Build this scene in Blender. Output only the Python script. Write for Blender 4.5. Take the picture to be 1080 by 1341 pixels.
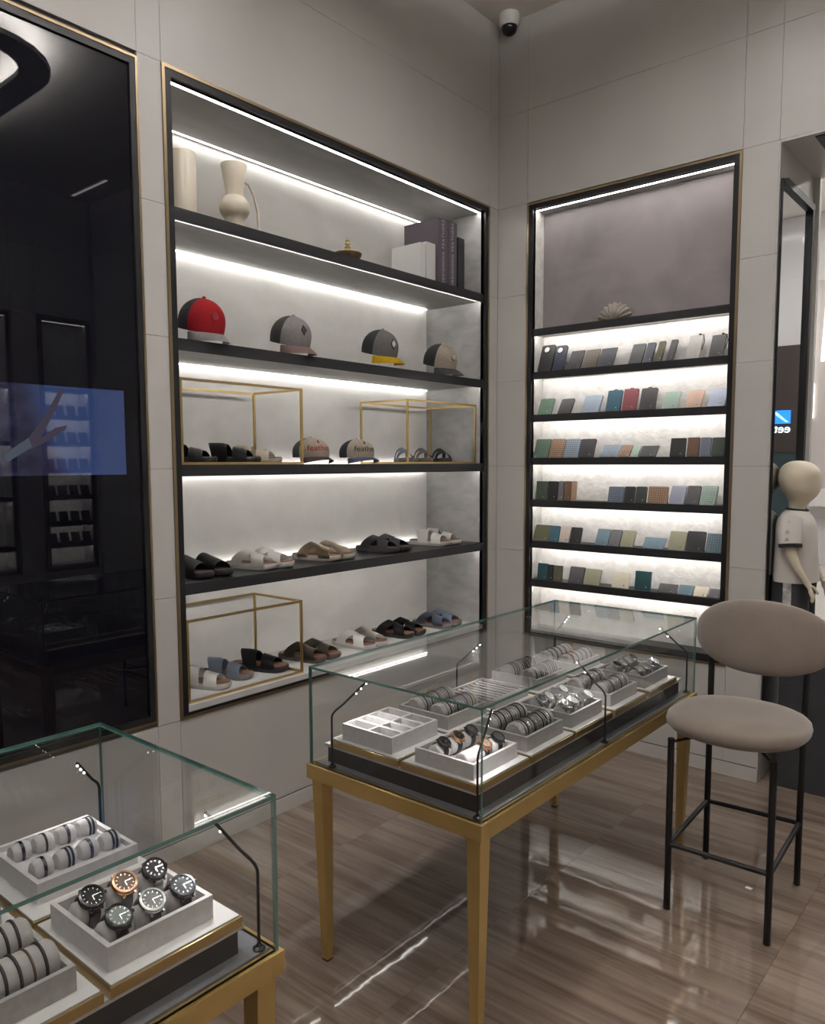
import bpy, bmesh, math, random
from mathutils import Vector, Matrix
random.seed(7)
for o in list(bpy.data.objects): bpy.data.objects.remove(o)
scene = bpy.context.scene
COL = scene.collection
PI = math.pi
# ------------------------------------------------------------------ camera
F_PX, YAW, PITCH, ROLL, PDY = 1019.7, 0.69819, -0.088795, -0.002667, 26.41
CAM = Vector((2.599, -3.875, 1.55))
_cy, _sy, _cp, _sp = math.cos(YAW), math.sin(YAW), math.cos(PITCH), math.sin(PITCH)
FWD = Vector((-_sy*_cp, _cy*_cp, _sp)); _r = Vector((_cy, _sy, 0)); _u = _r.cross(FWD)
RGT = _r*math.cos(ROLL) + _u*math.sin(ROLL); UPV = -_r*math.sin(ROLL) + _u*math.cos(ROLL)
cam_data = bpy.data.cameras.new('camera'); cam = bpy.data.objects.new('camera', cam_data); COL.objects.link(cam)
m3 = Matrix((RGT, UPV, -FWD)).transposed()
cam.matrix_world = Matrix.Translation(CAM) @ m3.to_4x4()
cam_data.sensor_fit = 'VERTICAL'; cam_data.sensor_height = 36.0; cam_data.lens = 36.0*F_PX/1341
cam_data.shift_y = PDY/1341; cam_data.clip_start = 0.02; cam_data.clip_end = 100
scene.camera = cam
def hit(px, py, ax, val):
    d = FWD + RGT*((px-540)/F_PX) - UPV*((py-670.5-PDY)/F_PX)
    return CAM + d*((val-CAM[ax])/d[ax])
# ------------------------------------------------------------------ world and colour management
w = bpy.data.worlds.new('world'); scene.world = w; w.use_nodes = True
w.node_tree.nodes['Background'].inputs[0].default_value = (1, .93, .86, 1)
w.node_tree.nodes['Background'].inputs[1].default_value = 0.05
scene.view_settings.view_transform = 'Standard'; scene.view_settings.look = 'None'
scene.view_settings.gamma = 1; scene.view_settings.use_curve_mapping = False
scene.view_settings.exposure = 0.17
scene.cycles.transparent_max_bounces = 40
scene.cycles.max_bounces = 10
scene.cycles.caustics_reflective = False
SPOT_W = 40.0       # ceiling downlights
LED = 23.0          # shelf strips
LED_BACK = 9.0
LED_RIGHT = 44.0
LAMP_W = 1.1       # gooseneck case lamps
COVE = 250.           # cove ring strip
WARM = (1, .968, .94); COOL = (1, .965, .91)

# ------------------------------------------------------------------ materials
MATS = {}
def mat(name, col=(.5,.5,.5), rough=.5, metal=0., col2=None, scale=8., stretch=(1,1,1), detail=4., bump=0., spec=.5, emit=None, estr=0., coat=0., lo=.35, hi=.65, sheen=0., distort=0., bscale=None):
    if name in MATS: return MATS[name]
    m = bpy.data.materials.new(name); m.use_nodes = True; nt = m.node_tree
    b = nt.nodes['Principled BSDF']
    b.inputs['Base Color'].default_value = (*col, 1); b.inputs['Roughness'].default_value = rough
    b.inputs['Metallic'].default_value = metal; b.inputs['Specular IOR Level'].default_value = spec
    b.inputs['Coat Weight'].default_value = coat; b.inputs['Sheen Weight'].default_value = sheen
    if emit: b.inputs['Emission Color'].default_value = (*emit, 1); b.inputs['Emission Strength'].default_value = estr
    if col2 or bump:
        tc = nt.nodes.new('ShaderNodeTexCoord'); mp = nt.nodes.new('ShaderNodeMapping'); mp.inputs['Scale'].default_value = stretch
        n = nt.nodes.new('ShaderNodeTexNoise'); n.inputs['Scale'].default_value = scale; n.inputs['Detail'].default_value = detail
        n.inputs['Distortion'].default_value = distort
        nt.links.new(tc.outputs['Object'], mp.inputs[0]); nt.links.new(mp.outputs[0], n.inputs['Vector'])
        if col2:
            r = nt.nodes.new('ShaderNodeValToRGB'); r.color_ramp.elements[0].position = lo; r.color_ramp.elements[1].position = hi
            r.color_ramp.elements[0].color = (*col, 1); r.color_ramp.elements[1].color = (*col2, 1)
            nt.links.new(n.outputs['Fac'], r.inputs[0]); nt.links.new(r.outputs[0], b.inputs['Base Color'])
        if bump:
            src = n
            if bscale:
                src = nt.nodes.new('ShaderNodeTexNoise'); src.inputs['Scale'].default_value = bscale; nt.links.new(tc.outputs['Object'], src.inputs['Vector'])
            bp = nt.nodes.new('ShaderNodeBump'); bp.inputs['Strength'].default_value = bump; bp.inputs['Distance'].default_value = .01
            nt.links.new(src.outputs['Fac'], bp.inputs['Height']); nt.links.new(bp.outputs[0], b.inputs['Normal'])
    MATS[name] = m; return m
def emis(name, col, s):
    if name in MATS: return MATS[name]
    m = bpy.data.materials.new(name); m.use_nodes = True; nt = m.node_tree; nt.nodes.remove(nt.nodes['Principled BSDF'])
    e = nt.nodes.new('ShaderNodeEmission'); e.inputs[0].default_value = (*col, 1); e.inputs[1].default_value = s
    nt.links.new(e.outputs[0], nt.nodes['Material Output'].inputs[0]); MATS[name] = m; return m
def thin_glass(name, tint, base=.04):
    m = bpy.data.materials.new(name); m.use_nodes = True; nt = m.node_tree; nt.nodes.remove(nt.nodes['Principled BSDF'])
    lw = nt.nodes.new('ShaderNodeLayerWeight'); lw.inputs['Blend'].default_value = .5
    pw = nt.nodes.new('ShaderNodeMath'); pw.operation = 'POWER'; pw.inputs[1].default_value = 5
    ma = nt.nodes.new('ShaderNodeMath'); ma.operation = 'MULTIPLY_ADD'; ma.inputs[1].default_value = 1-base; ma.inputs[2].default_value = base
    nt.links.new(lw.outputs['Facing'], pw.inputs[0]); nt.links.new(pw.outputs[0], ma.inputs[0])
    t = nt.nodes.new('ShaderNodeBsdfTransparent'); t.inputs[0].default_value = (*tint, 1)
    g = nt.nodes.new('ShaderNodeBsdfGlossy'); g.inputs['Roughness'].default_value = 0.0
    mx = nt.nodes.new('ShaderNodeMixShader'); nt.links.new(ma.outputs[0], mx.inputs[0]); nt.links.new(t.outputs[0], mx.inputs[1]); nt.links.new(g.outputs[0], mx.inputs[2])
    nt.links.new(mx.outputs[0], nt.nodes['Material Output'].inputs[0]); MATS[name] = m; return m
def pattern(name, col, col2, scale=120.):
    """woven leather: fine diagonal checks"""
    if name in MATS: return MATS[name]
    m = bpy.data.materials.new(name); m.use_nodes = True; nt = m.node_tree; b = nt.nodes['Principled BSDF']; b.inputs['Roughness'].default_value = .5
    tc = nt.nodes.new('ShaderNodeTexCoord'); mp = nt.nodes.new('ShaderNodeMapping'); mp.inputs['Rotation'].default_value = (0, PI/4, 0)
    c = nt.nodes.new('ShaderNodeTexChecker'); c.inputs['Scale'].default_value = scale; c.inputs[1].default_value = (*col, 1); c.inputs[2].default_value = (*col2, 1)
    nt.links.new(tc.outputs['Object'], mp.inputs[0]); nt.links.new(mp.outputs[0], c.inputs['Vector']); nt.links.new(c.outputs['Color'], b.inputs['Base Color'])
    MATS[name] = m; return m
M_panel = mat('wall_panel_satin', (.50,.484,.468), .38, col2=(.53,.512,.49), scale=2.5)
M_joint = mat('joint_dark', (.16,.15,.14), .7)
M_ceiling = mat('ceiling_paint', (.86,.83,.79), .7)
M_black = mat('black_metal', (.008,.008,.009), .38, spec=.3)
M_char = mat('charcoal_laminate', (.012,.012,.014), .42, spec=.35)
M_gold = mat('brushed_gold', (.60,.42,.16), .36, .72, col2=(.63,.45,.175), scale=12)
M_goldframe = mat('pale_gold', (.62,.45,.20), .28, 1.)
M_trim = mat('bronze_trim', (.34,.26,.16), .35, 1.)
M_stone = mat('pale_textured_plaster', (.85,.835,.81), .6, col2=(.76,.745,.72), scale=3.5, stretch=(1,1,1.4), detail=8, bump=.35, bscale=9, distort=.6)
M_stone2 = mat('white_crackled_plaster', (.80,.78,.76), .6, col2=(.66,.64,.625), scale=14, detail=9, bump=.4, bscale=40, distort=.8)
M_grey = mat('grey_stone', (.36,.355,.35), .5, col2=(.46,.455,.45), scale=5, stretch=(.5,1.5,3), detail=8, distort=.7)
M_mauve = mat('mauve_grey_plaster', (.22,.195,.205), .45, col2=(.31,.275,.285), scale=3.2, detail=8, distort=.6)
M_slab = mat('pale_stone_slab', (.62,.61,.60), .3, col2=(.55,.54,.53), scale=6)
M_led = emis('led_strip', COOL, LED); M_ledb = emis('led_strip_back', COOL, LED_BACK); M_ledr = emis('led_strip_narrow', COOL, LED_RIGHT*.75); M_ledo = emis('led_strip_opposite', COOL, 90.); M_ledt = emis('led_strip_top_back', COOL, LED*.55); M_ledn = emis('led_strip_fine', COOL, LED*.8); M_ledw = emis('led_strip_wide', COOL, LED*1.15)
M_glass = thin_glass('clear_glass', (.985,.995,.99)); M_edge = mat('green_glass_edge', (.10,.21,.185), .15, spec=.8)
M_store = thin_glass('storefront_glass', (.97,.98,.98))
M_darkglass = mat('black_glass', (.003,.003,.005), .015, spec=.24)
M_mirror = mat('mirror', (.80,.82,.84), .01, 1.)
M_suede = mat('grey_suede', (.34,.32,.31), .9, col2=(.40,.38,.365), scale=60, sheen=.4)
M_suede_l = mat('pale_grey_suede', (.54,.51,.505), .9, col2=(.61,.58,.575), scale=60, sheen=.4)
M_board = mat('white_board', (.66,.64,.63), .5)
M_deck = mat('slate_deck', (.19,.19,.21), .32); M_step = mat('charcoal_step', (.022,.022,.026), .3)
M_silver = mat('steel', (.66,.66,.67), .22, 1.); M_dsteel = mat('dark_steel', (.10,.10,.11), .25, 1.)
M_rose = mat('rose_gold', (.80,.45,.28), .2, 1.)
M_fabric = mat('taupe_velvet', (.175,.14,.115), .9, col2=(.19,.155,.128), scale=14, sheen=.5)
M_white = mat('white_plastic', (.75,.74,.72), .35)
# polished floor stone: streaks running along x
def floor_mat():
    m = bpy.data.materials.new('polished_wood_vein_marble'); m.use_nodes = True; nt = m.node_tree; b = nt.nodes['Principled BSDF']
    tc = nt.nodes.new('ShaderNodeTexCoord')
    geo = nt.nodes.new('ShaderNodeNewGeometry'); oi = nt.nodes.new('ShaderNodeObjectInfo')
    mp = nt.nodes.new('ShaderNodeMapping'); mp.inputs['Scale'].default_value = (.55, 9, 1); mp.inputs['Rotation'].default_value = (0, 0, .05)
    nt.links.new(geo.outputs['Position'], mp.inputs[0])
    ad = nt.nodes.new('ShaderNodeVectorMath'); ad.operation = 'ADD'; nt.links.new(mp.outputs[0], ad.inputs[0])
    sc = nt.nodes.new('ShaderNodeMath'); sc.operation = 'MULTIPLY'; sc.inputs[1].default_value = 37; nt.links.new(oi.outputs['Random'], sc.inputs[0]); nt.links.new(sc.outputs[0], ad.inputs[1])
    n1 = nt.nodes.new('ShaderNodeTexNoise'); n1.inputs['Scale'].default_value = 1.6; n1.inputs['Detail'].default_value = 8; n1.inputs['Roughness'].default_value = .65; n1.inputs['Distortion'].default_value = .25
    nt.links.new(ad.outputs[0], n1.inputs['Vector'])
    n2 = nt.nodes.new('ShaderNodeTexNoise'); n2.inputs['Scale'].default_value = 7; n2.inputs['Detail'].default_value = 4; nt.links.new(ad.outputs[0], n2.inputs['Vector'])
    mx = nt.nodes.new('ShaderNodeMath'); mx.operation = 'MULTIPLY_ADD'; mx.inputs[1].default_value = .35; nt.links.new(n2.outputs['Fac'], mx.inputs[0]); nt.links.new(n1.outputs['Fac'], mx.inputs[2])
    r = nt.nodes.new('ShaderNodeValToRGB'); e = r.color_ramp.elements; e[0].position = .42; e[0].color = (.10,.070,.053,1); e[1].position = .85; e[1].color = (.27,.21,.168,1)
    k = e.new(.6); k.color = (.165,.121,.094,1); k = e.new(.70); k.color = (.215,.165,.131,1)
    nt.links.new(mx.outputs[0], r.inputs[0]); nt.links.new(r.outputs[0], b.inputs['Base Color'])
    b.inputs['Roughness'].default_value = .03; b.inputs['Specular IOR Level'].default_value = .65
    bn = nt.nodes.new('ShaderNodeTexNoise'); bn.inputs['Scale'].default_value = 14; bn.inputs['Detail'].default_value = 1; nt.links.new(geo.outputs['Position'], bn.inputs['Vector'])
    bp = nt.nodes.new('ShaderNodeBump'); bp.inputs['Strength'].default_value = .05; bp.inputs['Distance'].default_value = .004; nt.links.new(bn.outputs['Fac'], bp.inputs['Height']); nt.links.new(bp.outputs[0], b.inputs['Normal'])
    return m
M_floor = floor_mat()

# ------------------------------------------------------------------ mesh helpers
class MB:
    def __init__(s): s.bm = bmesh.new(); s.mi = 0
    def _f(s, vs):
        try:
            f = s.bm.faces.new(vs); f.material_index = s.mi; return f
        except ValueError: return None
    def box(s, x0, x1, y0, y1, z0, z1, bev=0., mi=None):
        if mi is not None: s.mi = mi
        v = [s.bm.verts.new(p) for p in ((x0,y0,z0),(x1,y0,z0),(x1,y1,z0),(x0,y1,z0),(x0,y0,z1),(x1,y0,z1),(x1,y1,z1),(x0,y1,z1))]
        fs = [s._f([v[i] for i in q]) for q in ((3,2,1,0),(4,5,6,7),(0,1,5,4),(1,2,6,5),(2,3,7,6),(3,0,4,7))]
        if bev:
            es = list({e for f in fs for e in f.edges}); r = bmesh.ops.bevel(s.bm, geom=es, offset=bev, segments=2, affect='EDGES', profile=.6)
            for f in r['faces']: f.material_index = s.mi
        return s
    def loft(s, rings, cap=True, closed=True):
        R = [[s.bm.verts.new(p) for p in r] for r in rings]
        n = len(R[0])
        for a, b in zip(R, R[1:]):
            for i in range(n if closed else n-1): s._f([a[i], a[(i+1) % n], b[(i+1) % n], b[i]])
        if cap and closed: s._f(R[0][::-1]); s._f(R[-1])
        return s
    def lathe(s, prof, seg=24, c=(0,0), cap=True):
        return s.loft([[(c[0]+r*math.cos(2*PI*i/seg), c[1]+r*math.sin(2*PI*i/seg), z) for i in range(seg)] for r, z in prof], cap)
    def tube(s, pts, r, seg=8, closed=False, flat=None):
        pts = [Vector(p) for p in pts]; n = len(pts); rings = []; prev = None
        for i, p in enumerate(pts):
            a = pts[(i-1) % n] if (closed or i) else p; b = pts[(i+1) % n] if (closed or i < n-1) else p
            t = (b-a).normalized()
            if prev is None:
                ref = Vector((0,0,1)) if abs(t.z) < .9 else Vector((1,0,0)); u = t.cross(ref).normalized()
            else: u = (prev - t*prev.dot(t)).normalized()
            prev = u; v = t.cross(u); rr = r[i] if isinstance(r, (list, tuple)) else r
            fl = flat or 1.
            rings.append([p + u*math.cos(2*PI*k/seg)*rr + v*math.sin(2*PI*k/seg)*rr*fl for k in range(seg)])
        if closed:
            rings.append(rings[0]); R = [[s.bm.verts.new(q) for q in x] for x in rings[:-1]]; R.append(R[0])
            for a, b in zip(R, R[1:]):
                for k in range(seg): s._f([a[k], a[(k+1) % seg], b[(k+1) % seg], b[k]])
            return s
        return s.loft(rings)
    def grid(s, fn, nu, nv, thick=0., mfn=None):
        V = [[s.bm.verts.new(fn(i/nu, j/nv)) for j in range(nv+1)] for i in range(nu+1)]; fs = []
        for i in range(nu):
            for j in range(nv):
                f = s._f([V[i][j], V[i+1][j], V[i+1][j+1], V[i][j+1]])
                if f:
                    fs.append(f)
                    if mfn: f.material_index = mfn((i+.5)/nu, (j+.5)/nv)
        if thick: bmesh.ops.solidify(s.bm, geom=fs, thickness=thick)
        return s
    def sphere(s, c, r, u=16, v=10, sc=(1,1,1)):
        rings = []
        for j in range(1, v):
            a = PI*j/v; rings.append([(c[0]+sc[0]*r*math.sin(a)*math.cos(2*PI*i/u), c[1]+sc[1]*r*math.sin(a)*math.sin(2*PI*i/u), c[2]-sc[2]*r*math.cos(a)) for i in range(u)])
        return s.loft(rings)
    def prism(s, pts, z0, z1):
        return s.loft([[(x,y,z0) for x,y in pts], [(x,y,z1) for x,y in pts]])
    def xform(s, M): bmesh.ops.transform(s.bm, matrix=M, verts=s.bm.verts); return s
    def mesh(s, name, mats, smooth=None):
        bmesh.ops.recalc_face_normals(s.bm, faces=s.bm.faces)
        me = bpy.data.meshes.new(name); s.bm.to_mesh(me); s.bm.free()
        for m in (mats if isinstance(mats, (list, tuple)) else [mats]): me.materials.append(m)
        if smooth is not None:
            for p in me.polygons: p.use_smooth = True
            try: me.set_sharp_from_angle(angle=math.radians(smooth))
            except Exception: pass
        return me
def link(name, me, parent=None, loc=None, rot=None):
    o = bpy.data.objects.new(name, me); COL.objects.link(o)
    if parent: o.parent = parent
    if loc is not None: o.location = loc
    if rot is not None: o.rotation_euler = rot
    return o
def part(name, mb, mats, parent=None, smooth=None, loc=None, rot=None):
    return link(name, mb.mesh(name, mats, smooth), parent, loc, rot)
def tag(o, label, cat, group=None):
    o['label'] = label; o['category'] = cat
    if group: o['group'] = group
    return o
def thing(name, label, cat, loc=(0,0,0), rz=0., group=None, rot=None):
    o = bpy.data.objects.new(name, None); COL.objects.link(o); o.empty_display_size = .05; o.location = loc; o.rotation_euler = rot or (0,0,rz)
    return tag(o, label, cat, group)
def struct(o, label=None):
    o['kind'] = 'structure'
    if label: o['label'] = label
    return o
CACHE = {}
def cached(key, fn):
    if key not in CACHE: CACHE[key] = fn()
    return CACHE[key]
def text_mesh(body, size, depth=0., align='CENTER', mats=(), spacing=1.):
    c = bpy.data.curves.new('lettering', 'FONT'); c.body = body; c.size = size; c.extrude = depth; c.align_x = align; c.align_y = 'CENTER'; c.space_character = spacing; c.resolution_u = 3
    o = bpy.data.objects.new('lettering', c); COL.objects.link(o); bpy.context.view_layer.update()
    me = bpy.data.meshes.new_from_object(o.evaluated_get(bpy.context.evaluated_depsgraph_get())); bpy.data.objects.remove(o)
    me.materials.clear()
    for m in mats: me.materials.append(m)
    return me
B = MB
# ------------------------------------------------------------------ room shell
XR, YF, ZC = 4.6, -6.4, 4.0
NL = dict(u0=-2.19, u1=-.092, z0=.551, z1=3.0)      # left niche outer trim
NB = dict(u0=.195, u1=1.36, z0=.545, z1=2.995)      # back niche outer trim
MY = -2.287; MZ0, MZ1 = .567, 2.982                 # black glass panel edge
floor = struct(part('floor', B().box(-.5, 5.1, YF-.1, 1.2, -.06, -.008), M_joint), 'polished brown floor')
k = 0
def tile(x0, x1, y0, y1):
    part('floor_tile', B().box(x0+.0004, x1-.0004, y0+.0004, y1-.0004, -.008, 0), M_floor, floor)
for ci in range(7):
    x0 = -.36 + .78*ci
    off = -2.13 if ci % 2 else -2.41
    y = off - 1.2*4
    while y < 1.2:
        tile(max(x0, -.36), x0+.78, max(y, YF), min(y+1.2, 1.2)); y += 1.2
mallfloor = mat('pale_mall_floor', (.55,.53,.51), .12)
part('mall_paving', B().box(-3, 9, 1.2, 9, -.008, 0).box(-3, -.5, .7, 1.2, -.008, 0).box(5.1, 9, .7, 1.2, -.008, 0), mallfloor, floor)
struct(part('ceiling', B().box(-.5, XR+.5, YF-.1, .62, ZC, ZC+.1), M_ceiling), 'plain pale ceiling')

def wall_backing(name, fn, u_rng, holes, label):
    """rectangular wall cut round its holes; fn maps (u0,u1,d0,d1,z0,z1)->box"""
    mb = B(); us = sorted({u_rng[0], u_rng[1], *[h[0] for h in holes], *[h[1] for h in holes]})
    for a, b in zip(us, us[1:]):
        spans = [(0., ZC)]
        for h in holes:
            if h[0] <= a+1e-6 and h[1] >= b-1e-6:
                new = []
                for s0, s1 in spans:
                    if h[3] <= s0 or h[2] >= s1: new.append((s0, s1)); continue
                    if h[2] > s0: new.append((s0, h[2]))
                    if h[3] < s1: new.append((h[3], s1))
                spans = new
        for s0, s1 in spans: mb.box(*fn(a, b, .012, .5, s0, s1))
    return struct(part(name, mb, M_joint), label)
def panels(wall, fn, us, zs, holes):
    g = .0008
    for a, b in zip(us, us[1:]):
        for s0, s1 in zip(zs, zs[1:]):
            if any(h[0] < (a+b)/2 < h[1] and h[2] < (s0+s1)/2 < h[3] for h in holes): continue
            part('wall_panel', B().box(*fn(a+g, b-g, 0, .012, s0+g, s1-g)), M_panel, wall)
fL = lambda a,b,d0,d1,z0,z1: (-d1, -d0, a, b, z0, z1)
fB = lambda a,b,d0,d1,z0,z1: (a, b, d0, d1, z0, z1)
fR = lambda a,b,d0,d1,z0,z1: (XR+d0, XR+d1, a, b, z0, z1)
fF = lambda a,b,d0,d1,z0,z1: (a, b, YF-d1, YF-d0, z0, z1)
ZROW = [.07, .551, 1.04, 1.53, 2.02, 2.5, 3.0, 3.5, 4.0]
hL = [(NL['u0'], NL['u1'], NL['z0'], NL['z1']), (-5.2, MY, MZ0, MZ1)]
wl = wall_backing('wall_left', fL, (YF, 0), hL, 'warm grey panelled wall holding the wide lit shelves and the black glass')
panels(wl, fL, [-5.2, MY, -2.19, -.092, -.0], [.07, .551], [])
panels(wl, fL, [-5.2, MY, -2.19, -.092, -.0], [3.0, 3.5, 4.0], [])
panels(wl, fL, [MY, -2.19], ZROW[1:7], []); panels(wl, fL, [-.092, 0], ZROW[1:7], [])
panels(wl, fL, [YF, -5.2], ZROW, [])
hB = [(NB['u0'], NB['u1'], NB['z0'], NB['z1']), (1.52, 3.7, 0, 3.0)]
def fB2(a,b,d0,d1,z0,z1): return (a, b, d0, .62 if d1 == .5 else d1, z0, z1)
wb = wall_backing('wall_back', fB2, (-.5, XR+.5), hB, 'warm grey panelled wall holding the narrow lit shelves')
panels(wb, fB, [0, .195, 1.36, 1.52], [.07, .551], [])
panels(wb, fB, [0, .195, 1.36, 1.52, 2.6, 3.7, XR], [3.0, 3.5, 4.0], [])
panels(wb, fB, [0, .195], ZROW[1:7], []); panels(wb, fB, [1.36, 1.52], ZROW[1:7], []); panels(wb, fB, [3.7, XR], ZROW[:7], [])
# jamb face of the opening and soffit, faced with the same panels
for z0, z1 in zip([.0]+ZROW[1:6], ZROW[1:7]):
    part('wall_panel', B().box(1.52, 1.526, 0, .62, z0+.0015, z1-.0015), M_panel, wb)
part('soffit_panel', B().box(1.526, 2.6, 0.0, .62, 2.988, 3.0), M_panel, wb)
part('soffit_panel', B().box(2.603, 3.7, 0.0, .62, 2.988, 3.0), M_panel, wb)
part('soffit_slot', B().box(1.66, 2.5, .03, .42, 2.984, 2.99), M_black, wb)
struct(part('baseboard_left', B().box(0, .006, -5.2, 0, 0, .066), M_panel), 'low grey skirting under the wide lit shelves')
struct(part('baseboard_back', B().box(.006, 1.526, -.006, 0, 0, .066), M_panel), 'low grey skirting under the narrow lit shelves')
hR = [(-.56, -.04, .545, 2.9), (-1.62, -.78, .545, 2.9)]
wr = wall_backing('wall_right', fR, (YF, .0), hR, 'grey wall facing the black glass panel')
panels(wr, fR, [YF, -4.6, -3.2, -1.62, -.78, -.56, -.04, 0], [0, .545, 1.2, 2.05, 2.9, 3.5, 4.0], hR)
wf = struct(part('wall_front', B().box(-.5, XR+.5, YF-.2, YF, 0, ZC), M_panel), 'plain grey wall opposite the narrow lit shelves')

# ------------------------------------------------------------------ lit niches
def niche(label, loc, rz, u0, u1, z0, z1, depth, shelves, mats, led_f, led_b=None, up_glow=(), back_glow=(), th=.045, bottom_led=False, tw=.012, fw=.026, bottom='slab'):
    t = thing('wall_niche', label, 'shelves', loc, rz)
    back, side, top = mats
    a0, a1, b0, b1 = u0+tw+fw, u1-tw-fw, z0+tw+.022, z1-tw-fw
    part('back_panel', B().box(a0, a1, depth, depth+.01, b0, b1), back, t)
    part('side_panel', B().box(a0-.01, a0, .01, depth, b0, b1), side, t); part('side_panel', B().box(a1, a1+.01, .01, depth, b0, b1), side, t)
    part('top_panel', B().box(a0, a1, .01, depth, b1, b1+.01), top, t)
    part('bottom_slab', B().box(a0, a1, .004, depth, b0-.012, b0+.012), M_slab if bottom == 'slab' else M_char, t)
    part('frame', B().box(u0+tw, a0, -.003, .03, z0+tw, z1-tw).box(a1, u1-tw, -.003, .03, z0+tw, z1-tw).box(a0, a1, -.003, .03, b1, z1-tw).box(a0, a1, -.003, .03, z0+tw, b0-.012), M_black, t)
    part('trim', B().box(u0, u0+tw, -.006, .02, z0, z1).box(u1-tw, u1, -.006, .02, z0, z1).box(u0+tw, u1-tw, -.006, .02, z1-tw, z1).box(u0+tw, u1-tw, -.006, .02, z0, z0+tw), M_trim, t)
    def strip(parent, p0, p1, q0, q1, z, m): part('led_strip', B().box(p0, p1, q0, q1, z-.0006, z), m, parent)
    strip(t, a0, a1, .032, .046, b1-.0005, led_f if led_b else M_led)
    if led_b: strip(t, a0, a1-.09, depth-.03, depth-.018, b1-.0005, M_ledt)
    gap = .028 if led_b else .012
    for i, z in enumerate(shelves):
        lipz = .013
        s = part('shelf', B().box(a0, a1, .002, depth-gap, z-th+lipz, z, 0).box(a0, a1, .002, .010, z-th, z-th+lipz+.0001).box(a0, a1, depth-gap, depth-.0005, z-.026, z-.018), M_char, t)
        part('underside_panel', B().box(a0+.001, a1-.001, .05, depth-.03 if led_b else depth-.014, z-th-.004+lipz, z-th+lipz), side, s)
        if lipz: part('led_strip', B().box(a0+.002, a1-.002, .0102, .0112, z-th+.001, z-th+lipz-.0005), M_ledw if led_b else led_f, s)
        if led_b and i > 1: part('led_strip', B().box(a0+.004, a1-.004, .0118, .0158, z-th+.005, z-th+.0125), M_ledn, s)
        if i in back_glow: part('led_strip', B().box(a0+.004, a1-.03, depth-gap+.0002, depth-gap+.001, z-th+.002, z-th+.016), led_b, s)
        if i in up_glow: part('led_strip', B().box(a0+.004, a1-.10, depth-gap+.0002, depth-gap+.001, z-.016, z-.003), led_b, s)
    return t
niche('wide lit wall niche of four charcoal shelves with caps and sandals', (0,0,0), PI/2, NL['u0'], NL['u1'], NL['z0'], NL['z1'], .43, [2.504, 2.023, 1.545, 1.083], (M_stone, M_grey, M_grey), M_led, M_ledb, up_glow=(2, 3), back_glow=(0, 1, 2))
niche('narrow lit wall niche of seven charcoal shelves with wallets', (0,0,0), 0, NB['u0'], NB['u1'], NB['z0'], NB['z1'], .13, [2.30, 2.06, 1.82, 1.577, 1.337, 1.10, .875], (M_stone2, M_stone2, M_grey), M_ledr, th=.04, bottom='dark')
niche('lit wall niche on the wall reflected in the black glass, beside the storefront', (XR,0,0), -PI/2, .05, .55, .56, 2.89, .2, [2.25, 2.0, 1.75, 1.5, 1.25, 1.0, .8], (M_stone2, M_stone2, M_grey), M_ledo, th=.04)
niche('lit wall niche on the wall reflected in the black glass, farther from the storefront', (XR,0,0), -PI/2, .79, 1.61, .56, 2.89, .2, [2.25, 1.75, 1.25, .8], (M_stone2, M_stone2, M_grey), M_ledo, th=.04)
part_m = B().box(NB['u0']+.04, NB['u1']-.04, .118, .128, 2.302, 2.95)
o = part('mauve_backdrop', part_m, M_mauve); tag(o, 'mauve-grey plaster backdrop panel behind the clam shell', 'panel')

# ------------------------------------------------------------------ black glass wall panel with screen
bg = thing('black_glass_panel', 'tall glossy black glass wall panel framed in black and bronze', 'glass panel', (0, -3.74, MZ0))
y0, y1 = -5.2+3.74, MY+3.74; hh = MZ1-MZ0
part('glass', B().box(-.02, -.008, y0+.03, y1-.03, .03, hh-.03), M_darkglass, bg)
part('frame', B().box(-.03, .001, y0+.009, y0+.03, .009, hh-.009).box(-.03, .001, y1-.03, y1-.009, .009, hh-.009).box(-.03, .001, y0+.03, y1-.03, hh-.032, hh-.009).box(-.03, .001, y0+.03, y1-.03, .009, .032), M_black, bg)
part('trim', B().box(-.03, .004, y0, y0+.009, 0, hh).box(-.03, .004, y1-.009, y1, 0, hh).box(-.03, .004, y0+.009, y1-.009, hh-.009, hh).box(-.03, .004, y0+.009, y1-.009, 0, .009), M_trim, bg)
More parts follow.
